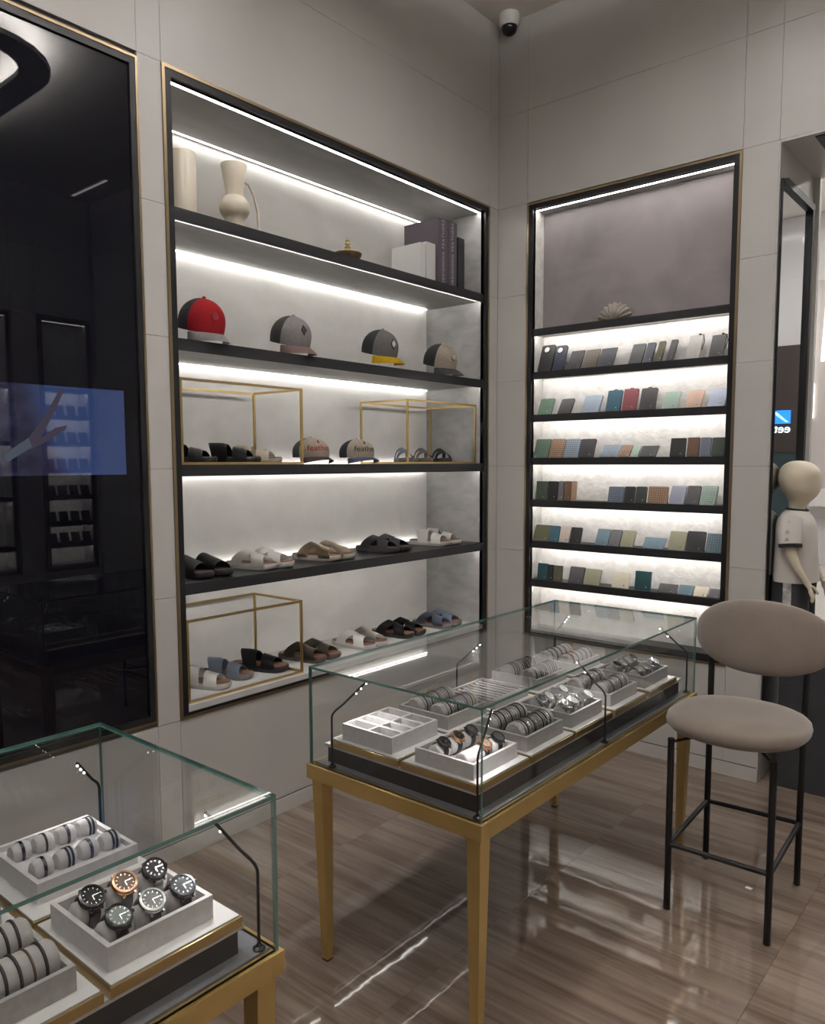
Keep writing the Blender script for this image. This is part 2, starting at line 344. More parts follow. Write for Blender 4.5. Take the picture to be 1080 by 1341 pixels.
def screen_mat():
    m = bpy.data.materials.new('screen_picture'); m.use_nodes = True; nt = m.node_tree; b = nt.nodes['Principled BSDF']; L = nt.links
    b.inputs['Base Color'].default_value = (.004,.004,.006,1); b.inputs['Roughness'].default_value = .02
    tc = nt.nodes.new('ShaderNodeTexCoord'); sx = nt.nodes.new('ShaderNodeSeparateXYZ'); L.new(tc.outputs['Object'], sx.inputs[0])
    n = nt.nodes.new('ShaderNodeTexNoise'); n.inputs['Scale'].default_value = 22; n.inputs['Detail'].default_value = 6; L.new(tc.outputs['Object'], n.inputs['Vector'])
    r1 = nt.nodes.new('ShaderNodeValToRGB'); r1.color_ramp.elements[0].position = .35; r1.color_ramp.elements[0].color = (.015,.016,.06,1); r1.color_ramp.elements[1].position = .7; r1.color_ramp.elements[1].color = (.09,.095,.22,1); L.new(n.outputs['Fac'], r1.inputs[0])
    r2 = nt.nodes.new('ShaderNodeValToRGB'); e = r2.color_ramp.elements; e[0].position = 0; e[0].color = (.03,.035,.10,1); e[1].position = 1; e[1].color = (.10,.18,.50,1); k = e.new(.45); k.color = (.07,.06,.16,1); k = e.new(.62); k.color = (.12,.20,.52,1)
    s = nt.nodes.new('ShaderNodeMath'); s.operation = 'MULTIPLY_ADD'; s.inputs[1].default_value = -2.0; L.new(sx.outputs['Z'], s.inputs[0])
    s0 = nt.nodes.new('ShaderNodeMath'); s0.operation = 'MULTIPLY_ADD'; s0.inputs[1].default_value = 2.6; s0.inputs[2].default_value = .62; L.new(sx.outputs['Y'], s0.inputs[0])
    sneg = nt.nodes.new('ShaderNodeMath'); sneg.operation = 'ADD'; L.new(s0.outputs[0], sneg.inputs[0]); sneg.inputs[1].default_value = 0
    s.inputs[1].default_value = 1.2; L.new(sneg.outputs[0], s.inputs[2]); L.new(s.outputs[0], r2.inputs[0])
    st = nt.nodes.new('ShaderNodeMapRange'); st.inputs[1].default_value = -.12; st.inputs[2].default_value = .0; L.new(sx.outputs['Y'], st.inputs[0])
    mx = nt.nodes.new('ShaderNodeMixRGB'); L.new(st.outputs[0], mx.inputs[0]); L.new(r1.outputs[0], mx.inputs[1]); L.new(r2.outputs[0], mx.inputs[2])
    L.new(mx.outputs[0], b.inputs['Emission Color']); b.inputs['Emission Strength'].default_value = .2
    return m
sc_ = thing('wall_screen', 'blue-lit flat screen showing a hand, set into the black glass', 'screen', (-.008, -2.64, 1.66))
part('display', B().box(0, .003, -.62, .262, -.149, .149), screen_mat(), sc_)
hand_m = emis('screen_hand', (.42,.36,.52), .10); card_m = emis('screen_card', (.55,.66,.85), .10)
part('picture_hand', B().prism([(-.06,-.07),(-.02,-.02),(.03,.05),(.07,.12),(.085,.115),(.05,.045),(.0,-.045),(.05,-.01),(.09,.0),(.085,-.015),(.03,-.05),(-.04,-.085)], 0, .0008).xform(Matrix(((0,0,1,.003),(1,0,0,-.04),(0,1,0,.02),(0,0,0,1)))), hand_m, sc_)
part('picture_card', B().prism([(-.12,-.10),(-.04,-.045),(-.03,-.075),(-.11,-.125)], 0, .0009).xform(Matrix(((0,0,1,.003),(1,0,0,-.04),(0,1,0,.02),(0,0,0,1)))), card_m, sc_)

# ------------------------------------------------------------------ ceiling things
def spot(parent, loc, power, angle=2.75, blend=.9, col=WARM, radius=.05, rot=(0,0,0)):
    l = bpy.data.lights.new('lamp_light', 'SPOT'); l.energy = power; l.spot_size = angle; l.spot_blend = blend; l.color = col; l.shadow_soft_size = radius
    o = bpy.data.objects.new('lamp_light', l); COL.objects.link(o); o.parent = parent; o.location = loc; o.rotation_euler = rot; return o
M_lens = emis('downlight_lens', WARM, 5.)
for (x, y, pw) in [(1.3,-1.35,1.35), (1.9,-.72,.15), (4.0,-1.5,.3), (1.2,-2.9,1.3), (2.6,-2.7,.6), (4.0,-2.9,.4), (1.3,-4.4,1.), (2.8,-4.4,1.), (4.0,-4.6,.7), (2.4,-5.7,.8)]:
    t = thing('ceiling_downlight', 'round recessed ceiling downlight with white rim', 'ceiling light', (x, y, ZC), 0, 'ceiling downlights')
    part('rim', B().lathe([(.045,-.001),(.06,-.006),(.066,-.004),(.066,0),(.045,0)], 24), M_white, t, 40)
    part('lens', B().lathe([(.001,-.002),(.045,-.002),(.045,0),(.001,0)], 20), M_lens, t)
    spot(t, (0,0,-.03), SPOT_W*pw)
t = thing('linear_ceiling_light', 'thin white linear light let into the ceiling', 'ceiling light', (4.2, -.22, ZC))
part('housing', B().box(-.32,.32,-.02,.02,-.006,0), M_white, t); part('diffuser', B().box(-.3,.3,-.012,.012,-.009,-.006), emis('linear_light', WARM, 6.), t)
# suspended cove ring washing the ceiling
cv = thing('cove_ring', 'white rounded ceiling cove ring hiding an upward light strip', 'ceiling light', (2.72, -2.95, ZC-.16))
def rr_path(a, b, r, n=6):
    pts = []
    for cx, cy_, a0_ in ((a-r, b-r, 0), (-a+r, b-r, 90), (-a+r, -b+r, 180), (a-r, -b+r, 270)):
        for k_ in range(n+1): pts.append((cx+r*math.cos(math.radians(a0_+90*k_/n)), cy_+r*math.sin(math.radians(a0_+90*k_/n))))
    return pts
def ring_strip(mb, po, pi, z0, z1):
    n = len(po); V = [[mb.bm.verts.new((x, y, z)) for x, y in p] for p, z in ((po, z0), (po, z1), (pi, z1), (pi, z0))]
    for i in range(n):
        j = (i+1) % n
        for a, b in ((0,1),(1,2),(2,3),(3,0)): mb._f([V[a][i], V[a][j], V[b][j], V[b][i]])
    return mb
part('ledge', ring_strip(B(), rr_path(.85,1.45,.45), rr_path(.68,1.28,.28), 0, .03), M_white, cv, 40)
part('hanger', B().box(-.84,-.83,-.01,.01,.03,.16).box(.83,.84,-.01,.01,.03,.16).box(-.01,.01,-1.44,-1.43,.03,.16).box(-.01,.01,1.43,1.44,.03,.16), M_white, cv)
part('light_strip', ring_strip(B(), rr_path(.79,1.39,.39), rr_path(.75,1.35,.35), .03, .034), emis('cove_strip', (1,.965,.94), COVE), cv)
# dome camera
dc = thing('dome_camera', 'white dome security camera with dark lens on the ceiling corner', 'security camera', (.115, -.075, ZC))
part('housing', B().lathe([(.052,0),(.055,-.01),(.055,-.05),(.045,-.066)], 28), M_white, dc, 40)
part('dome', B().lathe([(.044,-.062),(.043,-.078),(.036,-.096),(.022,-.108),(.002,-.112)], 24), mat('smoked_dome', (.01,.01,.012), .08), dc, 60)

# ------------------------------------------------------------------ glass display tables
TT, GT = .635, .938
def vitrine(label, x0, x1, y0, y1):
    t = thing('display_table', label, 'display case', ((x0+x1)/2, (y0+y1)/2, 0))
    hx, hy = (x1-x0)/2, (y1-y0)/2
    part('frame', B().box(-hx, hx, -hy, -hy+.03, TT-.045, TT, .002).box(-hx, hx, hy-.03, hy, TT-.045, TT, .002).box(-hx, -hx+.03, -hy+.03, hy-.03, TT-.045, TT).box(hx-.03, hx, -hy+.03, hy-.03, TT-.045, TT), M_gold, t)
    for sx in (-1, 1):
        for sy in (-1, 1):
            ox, oy = sx*(hx-.012), sy*(hy-.012)
            def ring(z, wd):
                a, b = ox, ox-sx*wd; c, d = oy, oy-sy*wd
                return [(a,c,z),(b,c,z),(b,d,z),(a,d,z)]
            def ring2(z, wd, ins):
                a, b = ox-sx*ins, ox-sx*(ins+wd); c, d = oy-sy*ins, oy-sy*(ins+wd)
                return [(a,c,z),(b,c,z),(b,d,z),(a,d,z)]
            lg = part('leg', B().loft([ring2(.006,.025,.016), ring2(.30,.035,.008), ring2(TT-.045,.044,0)]), M_gold, t)
            part('foot_pad', B().loft([ring2(0,.023,.017), ring2(.006,.023,.017)]), M_black, lg)
    part('under_bracket', B().box(-hx+.03, hx-.03, -hy+.03, hy-.03, TT-.04, TT-.03), M_black, t)
    part('deck', B().box(-hx+.02, hx-.02, -hy+.02, hy-.02, TT-.03, TT+.006), M_deck, t)
    part('plinth_step', B().box(-hx+.05, hx-.05, -hy+.045, hy-.07, TT+.006, TT+.055), M_step, t)
    part('plinth_board', B().box(-hx+.042, hx-.042, -hy+.038, hy-.062, TT+.055, TT+.064), M_board, t)
    g, gt = .008, .007; X, Y = hx-g, hy-g; z0 = TT
    def pane(name, *b):
        mb = B().box(*b); ext = [abs(b[1]-b[0]), abs(b[3]-b[2]), abs(b[5]-b[4])]; th = ext.index(min(ext))
        mb.bm.normal_update()
        for f in mb.bm.faces: f.material_index = 0 if abs(f.normal[th]) > .9 else 1
        part(name, mb, [M_glass, M_edge], t)
    pane('glass_top', -X, X, -Y, Y, GT-gt, GT)
    pane('glass_side', -X, X, -Y, -Y+gt, z0, GT-gt); pane('glass_side', -X, X, Y-gt, Y, z0, GT-gt)
    pane('glass_side', -X, -X+gt, -Y+gt, Y-gt, z0, GT-gt); pane('glass_side', X-gt, X, -Y+gt, Y-gt, z0, GT-gt)
    return t
T1 = vitrine('long glass display table on gold legs beside the taupe bar stool', .863, 1.515, -2.315, -.818)
T2 = vitrine('long glass display table on gold legs before the black glass panel', .863, 1.515, -4.46, -2.962)

M_dot = emis('lamp_led', (1,.98,.95), 30.)
def gooseneck(label, x, y, ang, pw=1., rise=.085, reach=.105, pole=.17):
    t = thing('gooseneck_lamp', label, 'lamp', (x, y, TT+.006), ang, 'gooseneck lamps in the glass cases')
    pts = [(0,0,0), (0,0,pole*.5), (0,0,pole-.02)]
    for k in range(1, 6):
        a = k/6; pts.append((.03*a*a, 0, pole-.02+.035*a))
    x1, z1 = .03, pole+.015
    tip = (reach, 0, pole-.0+rise)
    pts += [(x1+ (tip[0]-x1)*s, 0, z1+(tip[2]-z1)*s) for s in (.05,.5,1.)]
    part('stem', B().tube(pts, .0032, 8), M_black, t, 50)
    part('base', B().lathe([(.012,0),(.012,.003),(.006,.006),(.004,.012)], 16), M_black, t, 40)
    dx, dz = tip[0]-x1, tip[2]-z1; l = math.hypot(dx, dz); ux, uz = dx/l, dz/l
    for s in (.55, .75, .95):
        c = (x1+dx*s+uz*.0042, 0, z1+dz*s-ux*.0042)
        part('led', B().sphere(c, .0022, 8, 6), M_dot, t)
    spot(t, (x1+dx*.75, 0, z1+dz*.75-.01), LAMP_W*pw, 2.3, .6, (1,.965,.965), .012)
LB = 'gooseneck lamp in the stool-side case, '
gooseneck(LB+'corner by the empty compartment tray', .955, -2.2935, .9)
gooseneck(LB+'corner by the five strapped watches', 1.486, -2.293, PI/2+.25)
gooseneck(LB+'midway along the stool side', 1.492, -1.585, PI)
gooseneck(LB+'far corner beside the stool', 1.488, -.868, PI+.35)
gooseneck(LB+'far corner opposite the stool', .90, -.868, -.5)
gooseneck(LB+'midway along the wide-shelf side', .892, -1.585, 0)
LC = 'gooseneck lamp in the case before black glass, '
gooseneck(LC+'corner by the six-watch tray', 1.484, -2.998, PI+.45, .6)
gooseneck(LC+'corner by the cushion tray', .905, -2.998, -.9, .8)

# ------------------------------------------------------------------ bar stool
st = thing('bar_stool', 'taupe velvet bar stool with oval back and black legs', 'stool', (1.765, -1.10, 0))
sx, sy = 1.765, -1.10
legs = {'fl': (1.611,-1.325), 'fr': (1.939,-1.317), 'bl': (1.592,-.890), 'br': (1.918,-.870)}
def lp(k, z): return (legs[k][0]-sx, legs[k][1]-sy, z)
for k in legs:
    top = .61 if k[0] == 'f' else .60
    if k[0] == 'b':
        p = lp(k, 0); mb = B().tube([(p[0],p[1],.004), (p[0],p[1],.60), (p[0]+(.003 if k=='br' else -.002),p[1]+.005,.80), (p[0],p[1]+.02,.93)], .0115, 12)
    else: mb = B().tube([lp(k,.004), lp(k,top)], .0115, 12)
    lg = part('leg', mb, M_black, st, 40)
    part('foot_cap', B().lathe([(.011,0),(.0122,.002),(.0122,.008)], 14, lp(k,0)[:2]), M_black, lg, 40)
for a, b in (('fl','fr'), ('fr','br'), ('br','bl'), ('bl','fl')):
    part('stretcher', B().tube([lp(a,.235), lp(b,.235)], .009, 10), M_black, st, 40)
def lpi(k, z, f=.68): q = lp(k, z); return (q[0]*f, q[1]*f, z)
rail = B().tube([lpi('fl',.606), lpi('fr',.606), lpi('br',.606), lpi('bl',.606), lpi('fl',.606)], .006, 8)
for k in legs: rail.tube([lp(k,.598), lpi(k,.604)], .005, 6)
part('seat_rail', rail, M_black, st)
def cushion(rx, ry, h, n=2.3, seg=48, lev=12):
    mb = B(); rings = []
    for j in range(lev+1):
        a = -PI/2 + PI*j/lev; c = max(math.cos(a), .02)**.42; z = h/2*math.copysign(abs(math.sin(a))**.85, a)
        ring = []
        for i in range(seg):
            t = 2*PI*i/seg; ct, sn = math.cos(t), math.sin(t)
            ring.append((rx*c*math.copysign(abs(ct)**(2/n), ct), ry*c*math.copysign(abs(sn)**(2/n), sn), z))
        rings.append(ring)
    return mb.loft(rings)
part('seat', cushion(.232, .228, .088).xform(Matrix.Translation((.0,-.02,.648))), M_fabric, st, 60)
bk = cushion(.252, .137, .066, 2.15)
for v in bk.bm.verts: v.co.z -= .9*v.co.x*v.co.x
bk.xform(Matrix.Translation((.0,.200,.908)) @ Matrix.Rotation(math.radians(-8), 4, 'X') @ Matrix.Rotation(PI/2, 4, 'X'))
part('backrest', bk, M_fabric, st, 60)
tag(part('floor_fleck', B().prism([(-.012,-.008),(.010,-.010),(.013,.006),(-.009,.009)], 0, .0006).xform(Matrix.Translation((1.79,-1.007,.0005))), mat('fleck_white', (.85,.84,.82), .6)), 'small white fleck on the floor under the bar stool', 'mark')  # thin flat white fleck with an irregular outline, resting on the floor

# ------------------------------------------------------------------ storefront: jamb mirror, plinth, display, mall
jm = thing('jamb_mirror', 'tall narrow mirror in a black frame on the storefront jamb', 'mirror', (1.526, .27, .25))
part('mirror_glass', B().box(0, .012, -.246, .215, .03, 2.55), M_mirror, jm)
part('frame', B().box(0, .0125, -.25, -.246, 0, 2.585).box(0, .03, .215, .25, 0, 2.585).box(0, .03, -.24, .215, 2.55, 2.585).box(0, .03, -.24, .215, 0, .03), M_black, jm)
tag(part('window_plinth', B().box(1.60, 3.6, .02, .60, .0, .51, .003).box(1.60, 3.6, .02, .036, .51, .66), mat('dark_plinth', (.03,.03,.036), .4)), 'dark window plinth carrying the child mannequin', 'plinth')
wn = struct(part('window_1', B().box(1.55, 3.66, .612, .620, .02, 2.97), [M_store]), 'clear storefront window pane')
part('window_frame', B().box(1.527, 1.556, .60, .64, 0, 2.985).box(3.66, 3.69, .60, .64, 0, 2.985).box(1.556, 3.66, .60, .64, 0, .02), M_white, wn)
# low gold-edged shelf table inside the window with white boxes
gt = thing('window_riser', 'gold-edged white riser on the window plinth beyond the mannequin', 'riser', (2.05, .45, .51))
part('body', B().box(-.26, .26, -.09, .09, 0, .20), M_board, gt); part('edge', B().box(-.265, .265, -.095, .095, .20, .225), M_gold, gt)
for i, (dx, hgt) in enumerate([(-.2,.09), (-.08,.12), (.04,.08), (.16,.11)]):
    t = thing('gift_box', ['small square white lidded box on the gold-edged riser','tall white lidded box on the gold-edged riser','low white lidded box on the gold-edged riser','narrow cream lidded box on the gold-edged riser'][i], 'box', (2.05+dx, .45, .735))
    part('base', B().box(-.045,.045,-.045,.045,0,hgt*.7), M_board, t); part('lid', B().box(-.048,.048,-.048,.048,hgt*.7,hgt,.002), M_white, t)
# mall beyond: shopfronts, ceiling
mw = struct(part('wall_mall', B().box(-3, 9, 9.0, 9.2, 0, 6).box(-3, -2.8, .7, 9, 0, 6).box(8.8, 9, .7, 9, 0, 6), mat('mall_wall', (.58,.56,.58), .4)), 'pale mall wall far beyond the storefront')
struct(part('ceiling_mall', B().box(-3, 9, .62, 9.2, 5.2, 5.3), M_ceiling), 'beige mall ceiling')
for x in (-2.4, -1.2, 0, 1.2, 2.4):
    for z in (0, 1.3, 2.6, 3.9): part('wall_panel', B().box(x+.005, x+1.195, 8.97, 9.0, z+.005, z+1.295), mat('mall_panel', (.62,.60,.62), .35), mw)
for x in (-.5, 1.5, 3.5, 5.5):
    for y in (2.2, 4.6, 7.0):
        t = thing('mall_ceiling_light', 'square mall ceiling light panel', 'ceiling light', (x, y, 5.2), 0, 'mall ceiling lights')
        part('frame', B().box(-.32,.32,-.32,.32,-.012,0), M_white, t); part('diffuser', B().box(-.29,.29,-.29,.29,-.016,-.012), emis('mall_light', (1,.95,.88), 32.), t)
mc = tag(part('mall_column', B().box(.30,.66, 3.0, 3.36, 0, 5.2, .004), mat('glossy_white_column', (.72,.70,.71), .12)), 'glossy white square column in the mall', 'column')
sw = thing('shop_window', 'bright shop window across the mall with hanging crystal strings', 'shop window', (-.55, 8.95, 0))
part('opening', B().box(-1.1, .75, -.02, 0, .9, 4.2), mat('shop_interior', (.50,.46,.45), .2), sw)
part('display_light', B().box(-.3,.2,-.05,-.02, 2.2, 2.7), emis('shop_glow', (1,.93,.82), 4.5), sw)
part('counter', B().box(-1.0,.7,-.3,-.02, .9, 1.15), M_board, sw)
ms = emis('crystal', (1,.96,.9), 2.2)
for i in range(12):
    part('crystal_string', B().tube([(-.95+.14*i+.03*math.sin(i*3), -.10, 4.1), (-.95+.14*i, -.10, 3.0+.25*math.sin(i*2.1))], [.012,.025], 6), ms, sw)
# shop with sign seen in the jamb mirror
sf = thing('sign_shop', 'dark brown shopfront across the mall with a lit sign', 'shopfront', (4.3, 8.93, 0))
part('fascia', B().box(-1.6, 1.6, 0, .06, 1.7, 3.3), mat('dark_brown_fascia', (.030,.020,.018), .4), sf)
part('shopfront_glass', B().box(-1.6, 1.6, .02, .06, 0, 1.7), mat('teal_dark_glass', (.03,.05,.06), .08), sf)
part('sign_logo', B().box(-.56,-.30,-.02,0,2.13,2.33), emis('sign_blue', (.02,.22,.95), 2.2), sf)
part('logo_stroke', B().prism([(-.54,2.15),(-.50,2.15),(-.32,2.29),(-.36,2.31)], 0, .004).xform(Matrix(((1,0,0,0),(0,0,1,-.026),(0,1,0,0),(0,0,0,1)))), emis('sign_pale', (.35,.75,1), 2.5), sf)
tm = text_mesh('eet', .19, .006, 'LEFT', [emis('sign_white', (.85,.93,1), 3.)])
link('sign_lettering', tm, sf, (-.57,-.012,2.05), (PI/2,0,0))

# ------------------------------------------------------------------ child mannequin
M_skin = mat('cream_mannequin', (.62,.55,.42), .45)
M_tee = mat('offwhite_jersey', (.60,.565,.53), .85, bump=.3, scale=22); M_blk = mat('black_cloth', (.012,.012,.015), .8); M_band = mat('grey_print_band', (.22,.21,.22), .8, col2=(.50,.48,.47), scale=40)
mn = thing('child_mannequin', 'cream child mannequin in white tee and black shorts facing the window', 'mannequin', (1.622, .135, .51))
def skinned(name, verts, edges, rad, m, parent, sub=2, root=0):
    me = bpy.data.meshes.new(name); me.from_pydata(verts, edges, []); o = bpy.data.objects.new(name, me); COL.objects.link(o)
    md = o.modifiers.new('skin', 'SKIN'); md.use_smooth_shade = True; md.branch_smoothing = .4
    for i, r in enumerate(rad): me.skin_vertices[0].data[i].radius = (r if isinstance(r, tuple) else (r, r))
    me.skin_vertices[0].data[root].use_root = True
    s = o.modifiers.new('sub', 'SUBSURF'); s.levels = sub; s.render_levels = sub
    bpy.context.view_layer.update(); ev = o.evaluated_get(bpy.context.evaluated_depsgraph_get()); m2 = bpy.data.meshes.new_from_object(ev)
    bpy.data.objects.remove(o); m2.materials.clear(); m2.materials.append(m)
    for p in m2.polygons: p.use_smooth = True
    return link(name, m2, parent)
V, E_, Rr = [], [], []
def v(p, r, frm=None):
    V.append(p); Rr.append(r)
    if frm is not None: E_.append((frm, len(V)-1))
    return len(V)-1
pel = v((0,0,.46), .075); wst = v((0,0,.56), .07, pel); ch = v((0,0,.70), .082, wst); nk0 = v((-.005,0,.79), .045, ch); nk = v((0,0,.845), .034, nk0)
h1 = v((.018,0,.888), .088, nk); h2 = v((.010,0,.93), .098, h1); h2b = v((.006,0,.965), .105, h2); h3 = v((.0,0,1.0), .098, h2b); h4 = v((0,0,1.03), .072, h3); h5 = v((0,0,1.047), .03, h4)
for s in (-1, 1):
    hp = v((0, s*.05, .42), .058, pel); kn = v((.012, s*.052, .24), .042, hp); an = v((-.005, s*.052, .06), .027, kn); ft = v((.01, s*.053, .022), .024, an); toe = v((.085, s*.06, .016), .018, ft)
    sh = v((-.005, s*.10, .755), .036, ch); el = v((-.0+.012, s*.135, .62), .027, sh); fo = v((.045, s*.138, .55), .022, el); wr_ = v((.078, s*.135, .498), .015, fo); pm = v((.094, s*.132, .468), (.020,.011), wr_); kp = v((.104, s*.130, .445), (.021,.010), pm)
    for q, (dy, ln) in enumerate([(-.016,.036),(-.005,.043),(.006,.041),(.016,.032)]):
        a = v((.104+.004, s*.130+dy, .437), .0075, kp); b = v((.112+.004, s*.130+dy*1.2, .437-ln*.5), .0066, a); v((.112, s*.130+dy*1.25, .437-ln), .0052, b)
    tb = v((.108, s*.128-s*.016, .466), .008, pm); tb2 = v((.124, s*.126-s*.020, .448), .007, tb); v((.130, s*.126-s*.020, .432), .0055, tb2)
skinned('body', V, E_, Rr, M_skin, mn, 2, 0)
def ell(cx, cy, rx, ry, z, n=28, wob=0., ph=0.): return [(cx+(rx+wob*math.sin(5*2*PI*i/n+ph))*math.cos(2*PI*i/n), cy+(ry+wob*math.sin(5*2*PI*i/n+ph))*math.sin(2*PI*i/n), z) for i in range(n)]
tee = B().loft([ell(.004,0,.100,.128,.475,28,.004), ell(.004,0,.099,.128,.50,28,.004), ell(.003,0,.093,.122,.58,28,.003,1), ell(.002,0,.090,.122,.68), ell(0,0,.086,.130,.74), ell(-.003,0,.074,.118,.775), ell(-.003,0,.058,.075,.80), ell(0,0,.044,.048,.815)], cap=False)
te = part('t_shirt', tee, M_tee, mn, 70)
for s in (-1, 1):
    slv = B().tube([(-.003,s*.085,.775),(0,s*.112,.72),(.008,s*.128,.655)], [.052,.055,.05], 16); part('sleeve', slv, M_tee, te, 60)
    part('sleeve_band', B().tube([(.008,s*.128,.660),(.0095,s*.130,.645)], [.052,.051], 16), M_blk, te, 60)
    for k_, zz in enumerate((.755,.715,.68)):
        dm = B().prism([(0,-.013),(.011,0),(0,.013),(-.011,0)], 0, .002); yy = s*(.150,.168,.174)[k_]
        dm.xform(Matrix.Translation((.004, yy, zz)) @ Matrix.Rotation(s*PI/2+s*.25*0, 4, 'X'))
        part('sleeve_emblem', dm, M_band, te)
part('collar', B().tube([(.045*math.cos(a*PI/12)+.001, .049*math.sin(a*PI/12), .815+.004*math.cos(a*PI/12)*-1) for a in range(24)], .006, 8, True), M_blk, te, 60)
sh_ = B()
for s in (-1, 1): sh_.loft([ell(.0,s*.062,.082,.066,.30), ell(0,s*.058,.082,.064,.40), ell(0,s*.05,.088,.068,.46), ell(0,s*.045,.085,.07,.50)], cap=False)
so = part('shorts', sh_, M_blk, mn, 60)
for s in (-1, 1): part('side_band', B().loft([[(-.016,s*.1275,.305),(.022,s*.1275,.305),(.022,s*.130,.305),(-.016,s*.130,.305)], [(-.018,s*.118,.48),(.018,s*.118,.48),(.018,s*.121,.48),(-.018,s*.121,.48)]]), M_band, so)

# ------------------------------------------------------------------ sandals
def sandal_meshes(key, up, sole, bed, style):
    def halfw(t):
        w_ = .030+.0125*max(0, min(1, (t-.25)/.45))
        e = min(1, (t/.10)) ; e2 = min(1, (1-t)/.16)
        return w_*math.sqrt(max(0, 1-(1-e)**2))*math.sqrt(max(0, 1-(1-e2)**2))
    L = .262; N = 20
    def outline(sc, z, dz=0):
        ts = [.5-.5*math.cos(PI*i/N) for i in range(N+1)]
        a = [(halfw(t)*sc, (t-.5)*L*(.5+.5*sc)+.0, z+dz*max(0, (t-.75)/.25)**2) for t in ts]
        b = [(-halfw(t)*sc, (t-.5)*L*(.5+.5*sc), z+dz*max(0, (t-.75)/.25)**2) for t in ts[::-1][1:-1]]
        return a+b
    sm = B().loft([outline(.93,0,.008), outline(1.,.006,.008), outline(1.03,.016,.006), outline(1.02,.026,.004)])
    bm = B().loft([outline(.97,.026,.004), outline(.95,.0295,.004)])
    def band(ya, yb, yc, yd, hs=1.):
        """lateral edge ya..yb, medial/top curve to yc..yd at crest"""
        def fn(a, b):
            th = PI*a; k_ = math.sin(th)**1.5
            lo = ya+(yc-ya)*k_; hi = yb+(yd-yb)*k_; t = lo+(hi-lo)*b
            wd = halfw(t)*1.04+.001; h = (.074 - .07*max(0, t-.40))*hs
            return (-math.cos(th)*wd, (t-.5)*L, .016+(math.sin(th)**.75)*h)
        return fn
    um = B()
    if style == 'cross':
        um.grid(band(.15,.39,.40,.63), 16, 6, .0035); um.grid(band(.62,.88,.54,.79,.93), 16, 6, .0035)
    elif style == 'bands':
        um.grid(band(.26,.52,.18,.48,.98), 14, 5, .0035); um.grid(band(.60,.84,.58,.80,.93), 14, 5, .0035)
    else:
        um.grid(band(.28,.84,.36,.80), 14, 8, .0035)
    return (sm.mesh('sole', sole, 50), bm.mesh('footbed', bed, 50), um.mesh('upper', up, 50))
M_s = {'white': mat('white_leather', (.74,.73,.70), .45), 'cream': mat('cream_leather', (.70,.63,.52), .5), 'black': mat('black_leather', (.012,.012,.013), .4), 'dgrey': mat('dark_grey_leather', (.045,.043,.048), .5),
       'blue': mat('slate_blue_leather', (.25,.29,.37), .5), 'brown': mat('taupe_brown_leather', (.20,.17,.14), .5)}
S_s = {'white': mat('pale_grey_sole', (.55,.53,.50), .6), 'cream': mat('stone_sole', (.46,.41,.36), .6), 'black': mat('black_sole', (.014,.012,.012), .6), 'dgrey': mat('charcoal_sole', (.035,.03,.03), .6), 'blue': mat('grey_sole', (.20,.19,.19), .6), 'brown': mat('brown_sole', (.09,.07,.06), .6)}
bed_br = mat('brown_footbed', (.16,.075,.05), .5); bed_dk = mat('dark_footbed', (.035,.02,.018), .5)
def sandal(label, x, y, z, deg, col, style='cross', bed=bed_br, buckle=False, sc=1., grp=None, tag_=False):
    """deg: toe heading measured from +y towards +x"""
    key = (col, style, bed.name)
    ms = cached(('sandal',)+key, lambda: sandal_meshes(key, M_s[col], S_s[col], bed, style))
    t = thing('sandal', label, 'sandal', (x, y, z), -math.radians(deg), grp); t.scale = (sc, sc, sc)
    so_ = link('sole', ms[0], t); link('footbed', ms[1], so_); up = link('upper', ms[2], t)
    if buckle: link('buckle', cached('buckle', lambda: B().box(-.051,-.046,-.03,-.012,.05,.066,.001).mesh('buckle', M_silver)), up, (.012,0,.004))
    if tag_: link('paper_tag', cached('ptag', lambda: B().box(-.012,.012,.03,.06,.05,.051).mesh('paper_tag', M_board)), t, (0,.02,.0), (.35,0,0))
    return t
ZS = [2.504, 2.023, 1.545, 1.083]; ZB = .597
def pr(label, y, z, col, style, bed, deg=82, buckle=False, x=-.165, gap=.096, stag=.0, lab2=None):
    sandal(label, x, y, z, deg, col, style, bed, buckle, grp=label); sandal(label, x-stag, y+gap, z, deg, col, style, bed, buckle, grp=label)
pr('black open-toe sandal of the pair at the niche edge, charcoal shelf', -2.02, ZS[3], 'black', 'wide', bed_dk, 86)
pr('white sandal with grey sole and side buckle, charcoal shelf', -1.70, ZS[3], 'white', 'cross', bed_br, 74, True)
pr('cream sandal with stone sole on the charcoal shelf', -1.305, ZS[3], 'cream', 'cross', bed_br, 74, True)
pr('dark grey sandal with side buckle on the charcoal shelf', -.87, ZS[3], 'dgrey', 'cross', bed_dk, 82, True)
pr('white crossed-strap sandal in the shelf corner, no buckle', -.425, ZS[3], 'white', 'bands', bed_br, 80)
ZT = ZB
sandal('white two-strap sandal inside the lower gold frame', -.19, -1.955, ZT, 62, 'white', 'bands', bed_br)
sandal('slate blue two-strap sandal inside the lower gold frame', -.235, -1.80, ZT, 64, 'blue', 'bands', bed_br)
sandal('black two-strap sandal with tan footbed inside the lower gold frame', -.22, -1.62, ZT, 66, 'black', 'bands', bed_br, sc=1.08)
pr('taupe brown sandal with tan footbed beside the lower gold frame', -1.375, ZT, 'brown', 'cross', bed_br, 75, True, x=-.20)
pr('white sandal with silver side buckle on the pale slab', -1.02, ZT, 'white', 'cross', bed_br, 82, True, x=-.20)
pr('black buckled sandal with brown footbed on the pale slab', -.70, ZT, 'black', 'cross', bed_br, 78, True, x=-.21, gap=.098)
pr('slate blue sandal in the corner of the pale slab', -.365, ZT, 'blue', 'cross', bed_br, 84, True, x=-.20)
